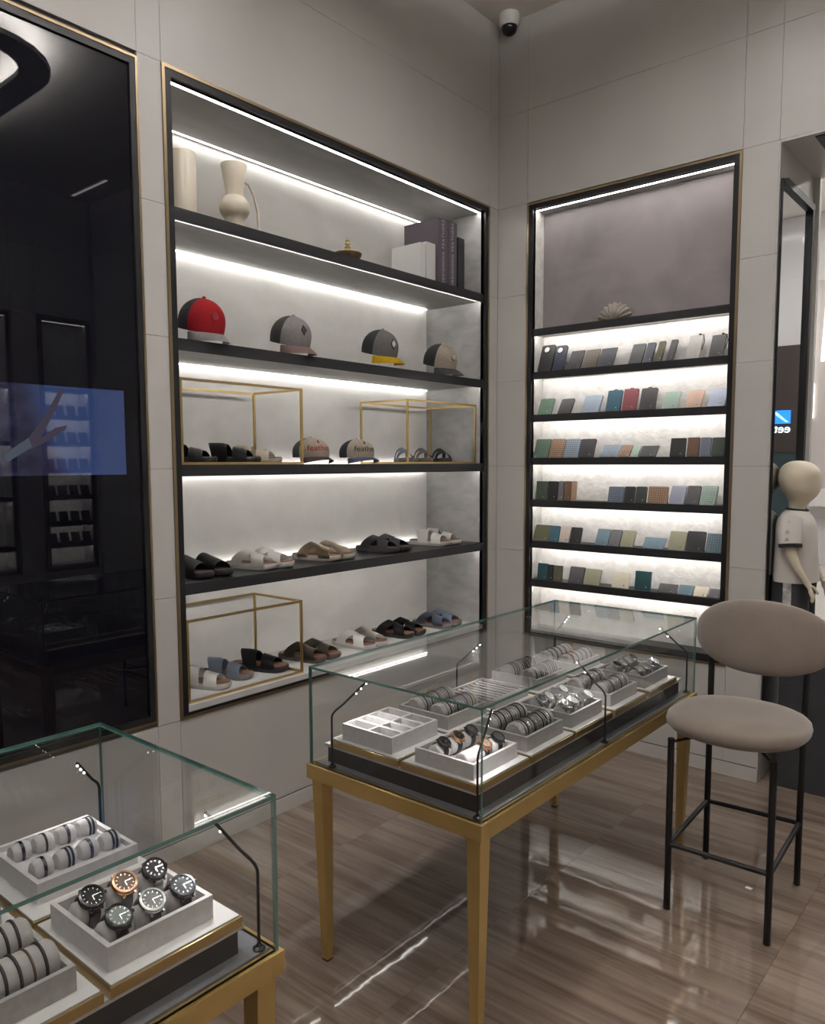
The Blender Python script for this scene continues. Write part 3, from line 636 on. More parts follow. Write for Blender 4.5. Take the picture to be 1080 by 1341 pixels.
# shelf with the two upper gold frames
sandal('black sandal against the niche edge inside the upper gold frame', -.20, -1.995, ZS[2], 58, 'black', 'bands', bed_dk, tag_=True)
sandal('black leather sandal in the middle of the upper gold frame', -.185, -1.79, ZS[2], 56, 'black', 'bands', bed_dk, sc=1.06, tag_=True)
sandal('cream sandal at the back of the upper gold frame', -.225, -1.625, ZS[2], 60, 'cream', 'bands', bed_dk, tag_=True)
for (yy, cc, lb) in [(-.62,'blue','slate blue sandal toe-out by the gold post of the corner frame'), (-.455,'brown','taupe brown sandal toe-out inside the corner gold frame'), (-.285,'dgrey','dark grey sandal toe-out inside the corner gold frame')]:
    sandal(lb, -.20, yy, ZS[2], 128, cc, 'cross', bed_dk)

# ------------------------------------------------------------------ gold wire frames
def gold_frame(label, y0, y1, z, x0=-.36, x1=-.03, h=.335, r=.005):
    t = thing('gold_frame', label, 'display frame', ((x0+x1)/2, (y0+y1)/2, z)); a, b = (x1-x0)/2, (y1-y0)/2
    for zz in (r, h-r):
        for s in (-1, 1):
            part('bar', B().box(s*a-r, s*a+r, -b-r, b+r, zz-r, zz+r), M_goldframe, t); part('bar', B().box(-a+r, a-r, s*b-r, s*b+r, zz-r, zz+r), M_goldframe, t)
    for s in (-1, 1):
        for q in (-1, 1): part('post', B().box(s*a-r, s*a+r, q*b-r, q*b+r, 2*r, h-2*r), M_goldframe, t)
gold_frame('gold wire box frame round the two black sandals', -2.128, -1.51, ZS[2])
gold_frame('gold wire box frame in the niche corner round three toe-out sandals', -.78, -.18, ZS[2])
gold_frame('gold wire box frame on the pale slab at the niche bottom', -2.128, -1.53, ZB)

# ------------------------------------------------------------------ caps
CRX, CRY, CH = .086, .098, .125
def crown_pt(th, t, push=0.):
    r = (1-t**2.7)**(1/2.1); k_ = 1+.05*math.sin(PI*t)
    x = CRX*r*k_*math.cos(th); y = CRY*r*k_*math.sin(th); z = CH*t + .008*max(0, math.sin(th))*t*(1-t)*3
    n = Vector((math.cos(th)*(1-t*.75), math.sin(th)*(1-t*.75), t*.9)).normalized()
    return Vector((x, y, z)) + n*push
def cap_meshes(front, back, brim, under):
    nu, nv = 48, 12; V = []; mb = B()
    for j in range(nv+1):
        t = math.sin(PI/2*j/nv)*.995; V.append([mb.bm.verts.new(crown_pt(2*PI*i/nu, t)) for i in range(nu)])
    fs = []
    for j in range(nv):
        for i in range(nu):
            a = (i+.5)*360/nu; mi = 0 if 22 < a < 158 else 1
            if abs(a-270) < 30 - 18*max(0, j-2)/3 and 1 <= j <= 4: continue
            mb.mi = mi; fs.append(mb._f([V[j][i], V[j][(i+1) % nu], V[j+1][(i+1) % nu], V[j+1][i]]))
    mb.mi = 0; mb._f(V[-1]); bmesh.ops.solidify(mb.bm, geom=list(mb.bm.faces), thickness=.002)
    def bf(a, b):
        th = PI/2 + (a-.5)*2*1.15; s = (a-.5)*2
        ext = .074*(1-abs(s)**2.4)*b
        p = crown_pt(th, 0); q = Vector((p.x*(1-.04*b), p.y+ext+ .012*b*(1-s*s), 0))
        q.z = .004 - .026*s*s*(.35+.65*b) - .016*b*b - .004*b
        return q
    br = B().grid(bf, 20, 8, .003)
    bt = B().sphere((0,0,CH+.003), .008, 10, 6, (1,1,.6))
    return mb.mesh('crown', [front, back], 60), br.mesh('brim', [brim], 60), bt.mesh('button', front, 60)
def wrap_text(body, size, m, zc, push=.0025, ang0=PI/2):
    me = text_mesh(body, size, 0, 'CENTER', [m])
    for v_ in me.vertices:
        x, y = v_.co.x, v_.co.y; v_.co = crown_pt(ang0 + x/.095, (zc+y)/CH, push)
    return me
def badge(pts, m, zc, push=.002, ang0=PI/2, th=.0015):
    mb = B(); top = [mb.bm.verts.new(crown_pt(ang0-x/.095, (zc+y)/CH, push+th)) for x, y in pts]; bot = [mb.bm.verts.new(crown_pt(ang0-x/.095, (zc+y)/CH, push*0-.001)) for x, y in pts]
    n = len(pts); mb._f(top)
    for i in range(n): mb._f([bot[i], bot[(i+1) % n], top[(i+1) % n], top[i]])
    return mb.mesh('badge', m)
def fab(n, c, r=.85): return mat(n, c, r, col2=tuple(v*1.15 for v in c), scale=70)
M_acr = thin_glass('clear_acrylic', (.96,.97,.97))
DIA = [(0,-.022),(.018,0),(0,.022),(-.018,0)]
def circ(r, n=16): return [(r*math.cos(2*PI*i/n), r*math.sin(2*PI*i/n)) for i in range(n)]
def cap(label, x, y, z, front, back, brim, deg=90, tilt=0., stand=0., sc=1.):
    t = thing('baseball_cap', label, 'cap', (x, y, z+stand), 0, None, (0, 0, 0)); t.rotation_mode = 'XYZ'
    t.rotation_euler = (-math.radians(tilt), 0, -math.radians(deg)); t.scale = (sc, sc, sc)
    a, b, c = cap_meshes(front, back, brim, None)
    cr = link('crown', a, t); link('brim', b, t); link('button', c, cr)
    return t, cr
cD = fab('charcoal_mesh_fabric', (.045,.045,.05)); cG = fab('grey_twill', (.22,.21,.205)); cR = fab('red_twill', (.42,.012,.02)); cB = fab('beige_twill', (.52,.46,.37)); cLG = fab('light_grey_twill', (.36,.34,.34)); cM = fab('mauve_brim', (.26,.18,.165)); cY = fab('yellow_twill', (.66,.42,.01)); cN = fab('navy_twill', (.035,.04,.06)); cBl = fab('denim_blue_twill', (.17,.19,.28)); cMa = fab('maroon_grey_twill', (.075,.05,.05)); cDG = fab('dark_grey_twill', (.07,.07,.07)); cOl = fab('grey_green_mesh', (.10,.105,.095))
def stand(label, x, y, z, h):
    t = thing('cap_stand', label, 'stand', (x, y, z), 0, 'clear cap stands')
    part('base', B().box(-.035,.035,-.035,.035,0,.003), M_acr, t); part('post', B().tube([(0,0,.003),(0,0,h-.003)], .004, 8), M_acr, t); part('top_plate', B().lathe([(.028,h-.003),(.028,h)], 16), M_acr, t)
def place_cap(label, px, py_top, front, back, brim, x=-.125, z=ZS[1], deg=96, tilt=14, sc=1.0):
    p = hit(px, py_top, 0, x); st_ = max(p.z - CH*sc*1.0 - z, .062)
    t, c = cap(label, x, p.y, z, front, back, brim, deg, tilt, st_, sc)
    stand('clear stand under the '+label, x, p.y, z, st_+CH*sc*.80)
    return t, c
t, c = place_cap('red-front baseball cap with charcoal back and grey brim', 262, 395, cR, cD, cLG, sc=1.03)
link('emblem', badge(circ(.016), mat('dark_red_emblem', (.22,.008,.012), .8), .06), c)
t, c = place_cap('grey baseball cap with dark diamond patch and mauve brim', 379, 418, cLG, cDG, cM)
link('emblem', badge(DIA, M_blk, .068), c)
t, c = place_cap('grey baseball cap with yellow brim and white diamond badge', 496, 432, cG, cD, cY)
link('emblem', badge([(a*1.15,b*1.15) for a,b in DIA], cD, .06), c); link('emblem', badge([(a*.75,b*.75) for a,b in DIA], M_board, .06, .0045), c)
t, c = place_cap('beige-front baseball cap with black back in the shelf corner', 575, 453, cB, cD, cDG)
link('emblem', badge([(a*1.0,b*1.0) for a,b in circ(.019)], mat('tan_emblem', (.30,.26,.20), .8), .06), c); link('emblem', badge(circ(.013), cB, .06, .004), c)
for (lab, px, fr, bkc, brm, tc) in [('cream lettered baseball cap with red lettering and maroon brim', 407, cB, cOl, cMa, (.30,.02,.02)), ('cream lettered baseball cap with dark lettering and blue brim', 467, cB, cN, cBl, (.04,.03,.035))]:
    p = hit(px, 590, 0, -.15); t, c = cap(lab, -.15, p.y, ZS[2], fr, bkc, brm, 106, 0, .032, .97); t.scale.z = .74
    m_ = mat('lettering_'+str(px), tc, .8); link('lettering', wrap_text('feather', .048, m_, .052), c); link('emblem', badge([(a*.35,b*.5) for a,b in DIA], m_, .092), c)
    stand('clear stand under the '+lab, -.15, p.y, ZS[2], .032+CH*.70*.93)

# ------------------------------------------------------------------ top shelf ornaments
M_cer = mat('cream_ceramic', (.56,.50,.40), .35, col2=(.60,.54,.44), scale=6)
z = ZS[0]
p = hit(238, 200, 0, -.22)
t = thing('cylinder_vase', 'plain cream ceramic cylinder vase', 'vase', (-.22, p.y, z)); hgt = p.z-z
part('body', B().lathe([(.05,0),(.054,.004),(.054,hgt-.004),(.052,hgt),(.047,hgt),(.046,hgt-.02),(.046,.012)], 36), M_cer, t, 35)
p = hit(306, 216, 0, -.20); hgt = p.z-z
t = thing('jug_vase', 'cream ceramic jug with ball waist, flared neck and loop handle', 'vase', (-.20, p.y, z))
prof = [(.045,0),(.047,.004),(.043,.03*hgt/.25),(.038,.20*hgt)] + [(.062*math.sin(a)+.003, hgt*.43-.058*math.cos(a)) for a in [PI*(.24+.56*k/10) for k in range(11)]] + [(.037,hgt*.66),(.045,hgt*.8),(.056,hgt-.003),(.055,hgt),(.051,hgt-.003),(.036,hgt*.72)]
part('body', B().lathe(prof, 36), M_cer, t, 40)
d = Vector((.35,.94)).normalized()
hp_ = [(.045,.80),(.065,.77),(.088,.62),(.102,.42),(.105,.22),(.098,.04)]
part('handle', B().tube([(d.x*r_, d.y*r_, hgt*q) for r_, q in hp_], .008, 10, flat=.7), M_cer, t, 60)
p = hit(455, 325, 0, -.16)
t = thing('incense_bowl', 'bronze lidded incense bowl with finial', 'bowl', (-.16, p.y, z)); Mb = mat('aged_bronze', (.22,.16,.08), .4, .8, col2=(.12,.09,.05), scale=40)
part('bowl', B().lathe([(.028,0),(.030,.006),(.026,.012),(.05,.03),(.068,.055),(.07,.066),(.066,.066),(.06,.055)], 32), Mb, t, 40)
lid = part('lid', B().lathe([(.064,.066),(.055,.074),(.03,.082),(.016,.088)], 32), mat('brass', (.55,.42,.22), .35, .9), t, 40)
part('finial', B().lathe([(.014,.088),(.017,.096),(.009,.104),(.014,.113),(.008,.122),(.011,.128),(.004,.137),(.001,.146)], 16), MATS['brass'], lid, 50)
M_page = mat('page_white', (.66,.65,.63), .8)
def book(label, px0, px1, pyt, cover, dep=.20, x=-.06, txt=None, txtm=None):
    a = hit(px0, 340, 0, x).y; b = hit(px1, 340, 0, x).y; tp = hit((px0+px1)/2, pyt, 0, x).z; h = min(tp-ZS[0], .432)
    t = thing('book', label, 'book', (x, (a+b)/2, ZS[0])); w_ = (b-a)/2-.0008
    part('cover', B().box(-dep, 0, -w_, -w_+.003, 0, h).box(-dep, 0, w_-.003, w_, 0, h).box(-.004, 0, -w_+.003, w_-.003, 0, h), cover, t)
    part('pages', B().box(-dep+.004, -.005, -w_+.003, w_-.003, .004, h-.004), M_page, t)
    if txt:
        me = text_mesh(txt, min(.030, w_*1.1), 0, 'CENTER', [txtm], 1.15)
        link('spine_lettering', me, t, (.0008, 0, h*.5), (PI/2, -PI/2, PI/2))
Mw = mat('white_linen_cover', (.66,.655,.64), .7); Mp = mat('plum_grey_cover', (.075,.062,.078), .6); Mk = mat('black_cover', (.012,.012,.014), .6); Mtx = mat('pale_lettering', (.45,.43,.45), .6)
book('thick white linen book showing its front cover', 550, 557, 318, Mw, .2, -.06); book('slim white book between the white and plum books', 558, 570, 318, Mw, .2, -.06)
book('tall plum-grey book beside the white books, lettered spine', 574, 586.5, 287, Mp, .24, -.04, 'DESIGNING FEATHERS', Mtx); book('tall plum-grey book beside the black book, lettered spine', 587, 598, 291, Mp, .24, -.04, 'DESIGNING FEATHERS', Mtx)
book('black book at the end of the top shelf', 599.5, 608, 312, Mk, .2, -.06)
# clam shell
p = hit(806, 414, 1, .075)
def shellf(s):
    def fn(a, b):
        th = math.radians(8)+(a)*math.radians(164); r = .095*b*(1+.05*math.cos(th*20)*b)
        rel = math.sin(PI*a)**.3
        return (math.cos(th)*r*1.05, s*(.028*math.sin(PI*min(b*.9+.05,1))*rel + .004*b*math.cos(th*20)), math.sin(th)*r*.98)
    return fn
t = thing('clam_shell', 'pale fluted clam shell on the upper charcoal shelf', 'shell', (p.x, .065, 2.30)); Msh = mat('shell', (.66,.61,.54), .6, col2=(.50,.45,.39), scale=30)
part('valve', B().grid(shellf(-1), 60, 10, .002).xform(Matrix.Translation((0,0,.002))), Msh, t, 50); part('valve', B().grid(shellf(.8), 60, 10, .002).xform(Matrix.Translation((0,.002,.002))), Msh, t, 50)

# ------------------------------------------------------------------ wallets, card holders and phone cases on the narrow shelves
def leather(n, c): return mat('leather_'+n, c, .55, col2=tuple(min(1, v_*1.12) for v_ in c), scale=90, bump=.12)
LC_ = {'black': (.012,.012,.013), 'navy': (.02,.024,.045), 'charcoal': (.05,.048,.052), 'grey': (.10,.10,.108), 'green': (.13,.205,.155), 'mint': (.29,.39,.33), 'lightblue': (.28,.34,.42), 'paleblue': (.40,.44,.56), 'teal': (.035,.095,.135), 'red': (.19,.05,.062), 'peach': (.48,.33,.265), 'tan': (.36,.23,.15), 'brown': (.14,.075,.045), 'olive': (.085,.085,.045), 'dgreen': (.035,.05,.036), 'steel': (.115,.175,.22), 'sage': (.25,.245,.17), 'beige': (.50,.44,.38), 'cream': (.68,.63,.50), 'deepteal': (.012,.055,.065), 'lavender': (.36,.37,.48), 'bluegrey': (.15,.18,.24), 'stone': (.38,.37,.355), 'taupe': (.15,.125,.10), 'slate': (.055,.06,.075)}
def item_mat(c):
    if c.endswith('*'):
        k_ = c[:-1]; a = LC_[k_]; return pattern('woven_'+k_, a, tuple(v_*.42 for v_ in a))
    return leather(c, LC_[c])
M_stud = mat('silver_stud', (.8,.8,.8), .25, 1.); M_studk = mat('dark_stud', (.05,.05,.05), .4)
def rrect(w_, h, r, n=4):
    pts = []
    for cx, cy_, a0_ in ((w_/2-r, h-r, 0), (-w_/2+r, h-r, 90), (-w_/2+r, r, 180), (w_/2-r, r, 270)):
        for k_ in range(n+1):
            a = math.radians(a0_+90*k_/n); pts.append((cx+r*math.cos(a), cy_+r*math.sin(a)))
    return pts
XZ = Matrix(((1,0,0,0),(0,0,1,0),(0,1,0,0),(0,0,0,1)))   # prism (x,y)->(x,z), extruded along y
ROWZ = [2.06, 1.82, 1.577, 1.337, 1.10, .875]
def small_item(row, px0, px1, pyt, pyb, col, kind, label, lean=16., th=.012, yb=.022):
    zb = ROWZ[row]; x0 = hit(px0, pyb, 1, yb).x; x1 = hit(px1, pyb, 1, yb).x; w_ = max(x1-x0-.002, .02); la = math.radians(lean*1.3 if lean > 9 else lean)
    h = .08
    for _ in range(6):
        zt = hit(px0, pyt, 1, yb+h*math.sin(la)).z; h = max(.03, (zt-zb-.001)/math.cos(la))
    h = min(h, (.118-yb-th*1.2)/max(math.sin(la), .05), .165)
    names = {'wallet': ('wallet','wallet'), 'card': ('card_holder','card holder'), 'case': ('phone_case','phone case'), 'tag': ('luggage_tag','luggage tag'), 'lanyard': ('lanyard_holder','card holder')}[kind]
    t = thing(names[0], label, names[1], ((x0+x1)/2, yb+th*.0, zb+.001+0), 0, None, (-la, 0, 0))
    m = item_mat(col)
    if kind == 'tag':
        pts = rrect(w_, h, .006); pts = [(x, y) for x, y in pts]; top = [(-.012,h),(-.008,h+.006),(.008,h+.006),(.012,h)]
        o_ = part('body', B().prism(pts, 0, th).xform(XZ), m, t); part('tab', B().prism(top, .002, th-.002).xform(XZ), m, t)
    elif kind == 'case':
        mb = B().prism(rrect(w_, h, .012), 0, th); mb.xform(XZ); part('shell', mb, m, t)
        r_ = min(w_*.33, .02); part('camera_ring', B().lathe([(r_,0),(r_,.003),(r_*.82,.004),(r_*.8,.001)], 24).xform(Matrix.Translation((-w_*.08, -.0005, h-r_*1.5)) @ Matrix.Rotation(PI/2, 4, 'X')), m, t)
        part('camera_opening', B().lathe([(r_*.8,0),(r_*.8,.0015),(.001,.0015)], 24).xform(Matrix.Translation((-w_*.08, -.0005, h-r_*1.5)) @ Matrix.Rotation(PI/2, 4, 'X')), M_white, t)
    elif kind == 'card':
        part('body', B().prism(rrect(w_, h, .004), 0, th*.45).xform(XZ), m, t)
        part('pocket', B().prism(rrect(w_*.98, h*.62, .004), -.0015, 0).xform(XZ), m, t)
    else:
        part('front_flap', B().prism(rrect(w_, h, .004), 0, th*.42).xform(XZ), m, t)
        part('back_flap', B().prism(rrect(w_, h, .004), th*.58, th).xform(XZ), m, t)
        part('spine', B().box(-w_/2, -w_/2+.002, th*.42, th*.58, .003, h-.003), m, t)
    if kind == 'lanyard':
        part('clip', B().lathe([(.004,0),(.006,.006),(.004,.012)], 10, (w_*.2, th*.4)).xform(Matrix.Translation((0,0,h))), M_blk, t)
        part('cord', B().tube([(w_*.2,th*.4,h+.01),(w_*.5,th*.5,h+.002),(w_*.62,th*.6,h*.75),(w_*.55,th*.8,h*.4)], .0022, 6), M_blk, t)
    if kind != 'case' or True:
        dk = col.rstrip('*') in ('cream','beige')
        part('stud', B().lathe([(.0032,0),(.0032,.0012),(.0018,.0022)], 10).xform(Matrix.Translation((w_*.12 if kind == 'case' else w_*.22, -.0016 if kind == 'card' else 0, h*.45 if kind == 'case' else h*.16)) @ Matrix.Rotation(PI/2, 4, 'X')), M_studk if dk else M_stud, t)
R_ = small_item
r = 0
R_(r,703,721,452,484,'black','case','black phone case with round camera opening'); R_(r,722,737,454,483,'navy','case','navy phone case with round camera opening')
R_(r,741,759,461,481,'charcoal*','card','black and white woven card holder beside the navy phone case', 24); R_(r,760,780,459.5,479,'taupe*','card','taupe woven card holder between black and blue ones on the top row', 24); R_(r,781,802,457.6,477,'slate*','card','blue-grey woven card holder on the top row', 24)
R_(r,822,839,452,474,'grey*','wallet','dark grey woven wallet first of the upright four', 24); R_(r,841,852,450,472,'slate','wallet','slate wallet second of the upright four', 24); R_(r,856,865,448,470,'olive*','wallet','olive speckled wallet third of the upright four', 24); R_(r,871,880,446,468,'charcoal*','wallet','charcoal wallet last of the upright four', 26)
R_(r,897,915,441,465,'stone','lanyard','pale grey card holder with black lanyard clip', 20); R_(r,927,946,440,462,'charcoal','lanyard','charcoal card holder with black lanyard clip', 20)
r = 1
R_(r,703,721,523,541,'green','wallet','small green wallet at the edge of the second row', 20); R_(r,729,746,523,540,'charcoal','wallet','small charcoal wallet beside the green one, second row', 26)
R_(r,760,783,519,538,'lightblue','wallet','light blue wallet on the second row beside the teal tag', 24); R_(r,792,811,512,537,'teal','tag','teal leather luggage tag', 14); R_(r,813,832,510,536,'red','tag','dusky red leather luggage tag', 14); R_(r,836,857,509,535,'charcoal','tag','dark grey leather luggage tag', 14)
R_(r,865,886,514,532,'mint','card','mint card holder beside the dark grey tag', 26); R_(r,896,917,512,530,'peach','card','peach leather card holder', 26); R_(r,925,948,510,529,'paleblue','card','pale blue leather card holder', 26)
r = 2
R_(r,698,717,575.5,597,'green*','wallet','green woven wallet at the edge of the third row'); R_(r,718,736,575,597,'tan*','wallet','tan woven wallet on the third row'); R_(r,737,756,575,597,'lightblue*','wallet','light blue woven wallet on the third row'); R_(r,757,776,575,597,'charcoal*','wallet','charcoal woven wallet on the third row')
R_(r,784,808,583,596,'lightblue*','card','low light blue woven card holder', 34); R_(r,809,823,583,596,'tan*','card','low tan woven card holder', 34); R_(r,824,834,584,596,'mint','card','low mint card holder', 34); R_(r,835,858,584,595,'charcoal','card','low charcoal card holder on the third row', 34)
R_(r,876,896,574,595,'black*','wallet','black woven wallet on the third row', 10); R_(r,898,914,573,595,'brown*','wallet','brown woven wallet on the third row', 10); R_(r,915,929,573,594,'bluegrey*','wallet','blue-grey woven wallet on the third row', 10); R_(r,930,948,573,594,'dgreen*','wallet','dark green woven wallet at the end of the third row', 10)
r = 3
R_(r,701,715,630,651,'dgreen','wallet','dark green upright wallet on the fourth row', 6); R_(r,716,729,630,651,'black','wallet','black upright wallet on the fourth row', 6); R_(r,730,737,630,651,'grey','wallet','grey upright wallet on the fourth row', 6); R_(r,738,746,630,652,'brown','wallet','brown upright wallet on the fourth row', 6); R_(r,747,753,630,652,'tan','wallet','slim tan upright wallet on the fourth row', 6)
R_(r,795,815,637,654,'bluegrey*','wallet','blue-grey woven wallet on the fourth row', 10); R_(r,816,830,637,655,'black','wallet','black wallet between two woven ones, fourth row', 10); R_(r,831,845,637,655,'dgreen*','wallet','dark green woven wallet on the fourth row', 10); R_(r,847,873,637,657,'tan*','wallet','wide tan woven wallet on the fourth row', 10)
R_(r,875,895,636,657,'lavender*','wallet','lavender woven wallet on the fourth row', 20); R_(r,896,914,636,658,'charcoal*','wallet','charcoal woven wallet on the fourth row', 20); R_(r,915,936,636,659,'mint*','wallet','mint woven wallet on the fourth row', 20)
r = 4
R_(r,697,717,686.5,706,'olive','wallet','olive wallet at the edge of the fifth row', 20); R_(r,718,730,688,707,'teal','wallet','narrow teal wallet on the fifth row', 14); R_(r,731,744,688,707,'beige','wallet','narrow beige wallet on the fifth row', 16); R_(r,745,759,690,708,'black','wallet','small black wallet beside the beige one', 14)
R_(r,778,795,692,712,'steel','wallet','steel blue wallet beside the grey one, fifth row', 22); R_(r,796,810,693,713,'grey','wallet','grey wallet between steel blue and sage ones', 22); R_(r,811,828,694,715,'sage','wallet','sage wallet beside the grey one, fifth row', 22)
R_(r,840,868,703,717,'steel','card','low steel blue card holder on the fifth row', 32); R_(r,874,896,695,719,'sage','wallet','large sage wallet on the fifth row', 16); R_(r,897,921,695,721,'black','wallet','large black wallet on the fifth row', 14); R_(r,923,944,698,722,'steel*','wallet','steel blue woven wallet at the end of the fifth row', 14)
r = 5
R_(r,703,716,737,759,'deepteal','wallet','dark teal wallet standing by a black one, lowest row', 5); R_(r,716.5,723,739,760,'black','wallet','slim black wallet between teal and olive ones, lowest row', 5); R_(r,723.5,735,740,761,'olive','wallet','olive wallet on the lowest row', 5)
R_(r,743,762,741,763,'charcoal','wallet','charcoal wallet on the lowest row', 16); R_(r,763,784,744,767,'sage','wallet','sage wallet on the lowest row', 16); R_(r,800,822,748,771,'cream','wallet','cream wallet with dark stud standing alone', 12); R_(r,830,851,747,774,'deepteal','wallet','dark teal wallet standing alone, lowest row', 8)
R_(r,860,885,763,779,'charcoal','card','low charcoal card holder on the lowest row', 30); R_(r,886,906,765,781,'steel','card','low steel blue card holder on the lowest row', 30); R_(r,907,925,767,783,'cream','card','low cream card holder on the lowest row', 30); R_(r,926,942,770,786,'grey','card','low grey card holder at the end of the lowest row', 30)
# goods on the opposite wall, seen in the black glass
for (u_, zz) in [(a, b) for b in (2.0,1.75,1.5,1.25,1.0,.8) for a in (-.13,-.24,-.35,-.46)]:
    t = thing('wallet', 'dark leather wallet on the opposite wall shelves', 'wallet', (XR+.05, u_, zz+.001), PI/2, 'wallets on the opposite wall', (-.25, 0, -PI/2))
    link('body', cached('oppw', lambda: B().prism(rrect(.08,.10,.005), 0, .012).xform(XZ).mesh('body', leather('black', LC_['black']))), t)

# ------------------------------------------------------------------ trays, watches and bracelets
BZ = TT+.064            # top of the plinth boards
def board(label, x0, x1, y0, y1, h=.022):
    t = thing('tray_board', label, 'board', ((x0+x1)/2, (y0+y1)/2, BZ), 0, 'gold-edged tray boards'); a, b = (x1-x0)/2, (y1-y0)/2
    part('edge', B().box(-a, a, -b, b, 0, h-.003, .001), M_goldframe, t); part('top', B().box(-a+.004, a-.004, -b+.004, b-.004, h-.003, h), M_board, t)
def tray_body(t, a, b, h, m, wall=.009, floor_=.006):
    part('body', B().box(-a, a, -b, b, 0, floor_).box(-a, a, -b, -b+wall, floor_, h).box(-a, a, b-wall, b, floor_, h).box(-a, -a+wall, -b+wall, b-wall, floor_, h).box(a-wall, a, -b+wall, b-wall, floor_, h), m, t)
TZ = BZ+.022; TH = .042
def roll(parent, x, r, ln, m, zc):
    part('roll', B().lathe([(r*.2,-ln/2),(r*.85,-ln/2),(r,-ln/2+.006),(r,ln/2-.006),(r*.85,ln/2),(r*.2,ln/2)], 24).xform(Matrix.Translation((x,0,zc)) @ Matrix.Rotation(PI/2, 4, 'X')), m, parent, 50)
def ring_mesh(key, r, w_, th, m, seg=28):
    def f():
        mb = B(); rings = []
        for i in range(seg):
            a = 2*PI*i/seg; c, s_ = math.cos(a), math.sin(a); wob = 1+.05*math.sin(a*14) if 'braid' in key else 1
            rings.append([((r)*c, -w_/2*wob, r*s_), ((r+th)*c, -w_/2*.6*wob, (r+th)*s_), ((r+th)*c, w_/2*.6*wob, (r+th)*s_), ((r)*c, w_/2*wob, r*s_)])
        rings.append(rings[0]); R = [[mb.bm.verts.new(q) for q in x] for x in rings[:-1]]; R.append(R[0])
        for A_, B_ in zip(R, R[1:]):
            for k_ in range(4): mb._f([A_[k_], A_[(k_+1) % 4], B_[(k_+1) % 4], B_[k_]])
        return mb.mesh('bracelet', m, 60)
    return cached(('ring', key, r), f)
M_bk = mat('black_cord', (.015,.014,.015), .6); M_bd = mat('dark_beads', (.05,.045,.045), .3, .6); M_br = mat('brown_cord', (.10,.06,.045), .6)
M_gs = mat('grey_steel', (.34,.33,.33), .3, 1.)
KINDS = [('steel', M_gs, .0055, .002), ('black braid', M_bk, .0055, .0024), ('dark', M_bd, .0055, .0024), ('fine steel', M_silver, .004, .002), ('brown braid', M_br, .004, .002)]
def bracelet_tray(label, blabel, x, y, m, n=9, a=.10, b=.105, seq=(0,2,0,1,3,0,2,0,0), r=.030, h=TH):
    t = thing('roll_tray', label, 'tray', (x, y, TZ)); tray_body(t, a, b, h, m)
    zc = .0075+r+.003
    for sgn in (-1, 1):
        roll(t, sgn*.047, r, 2*b-.022, m, zc)
        for i in range(n):
            kn, km, kw, kt = KINDS[seq[(i+(sgn > 0)*2) % len(seq)]]
            o_ = link('bracelet', ring_mesh(kn, r+.0004, kw, kt, km), None, (x+sgn*.047, y-b+.034+(2*b-.068)*i/(n-1), TZ+zc)); tag(o_, blabel, 'bracelet', blabel)
            o_.rotation_euler = (0, random.uniform(0, 6), random.uniform(-.06,.06))
def strap_mesh(r1, r2, w_, th, m, links=False, seg=40):
    mb = B(); R = []
    for i in range(seg):
        a = 2*PI*i/seg; c, s_ = math.cos(a), math.sin(a); k_ = 1-.16*(1-max(s_, -.4))/1.4
        e = th*(.75 if links and i % 2 else 1.)
        pts = [(r1*c, -w_*k_, r2*s_), ((r1+e)*c, -w_*k_, (r2+e)*s_), ((r1+e)*c, w_*k_, (r2+e)*s_), (r1*c, w_*k_, r2*s_)]
        R.append([mb.bm.verts.new(q) for q in pts])
    R.append(R[0])
    for A_, B_ in zip(R, R[1:]):
        for k_ in range(4): mb._f([A_[k_], A_[(k_+1) % 4], B_[(k_+1) % 4], B_[k_]])
    return mb.mesh('strap', m, 30 if links else 60)
WR1, WR2 = .0225, .0265
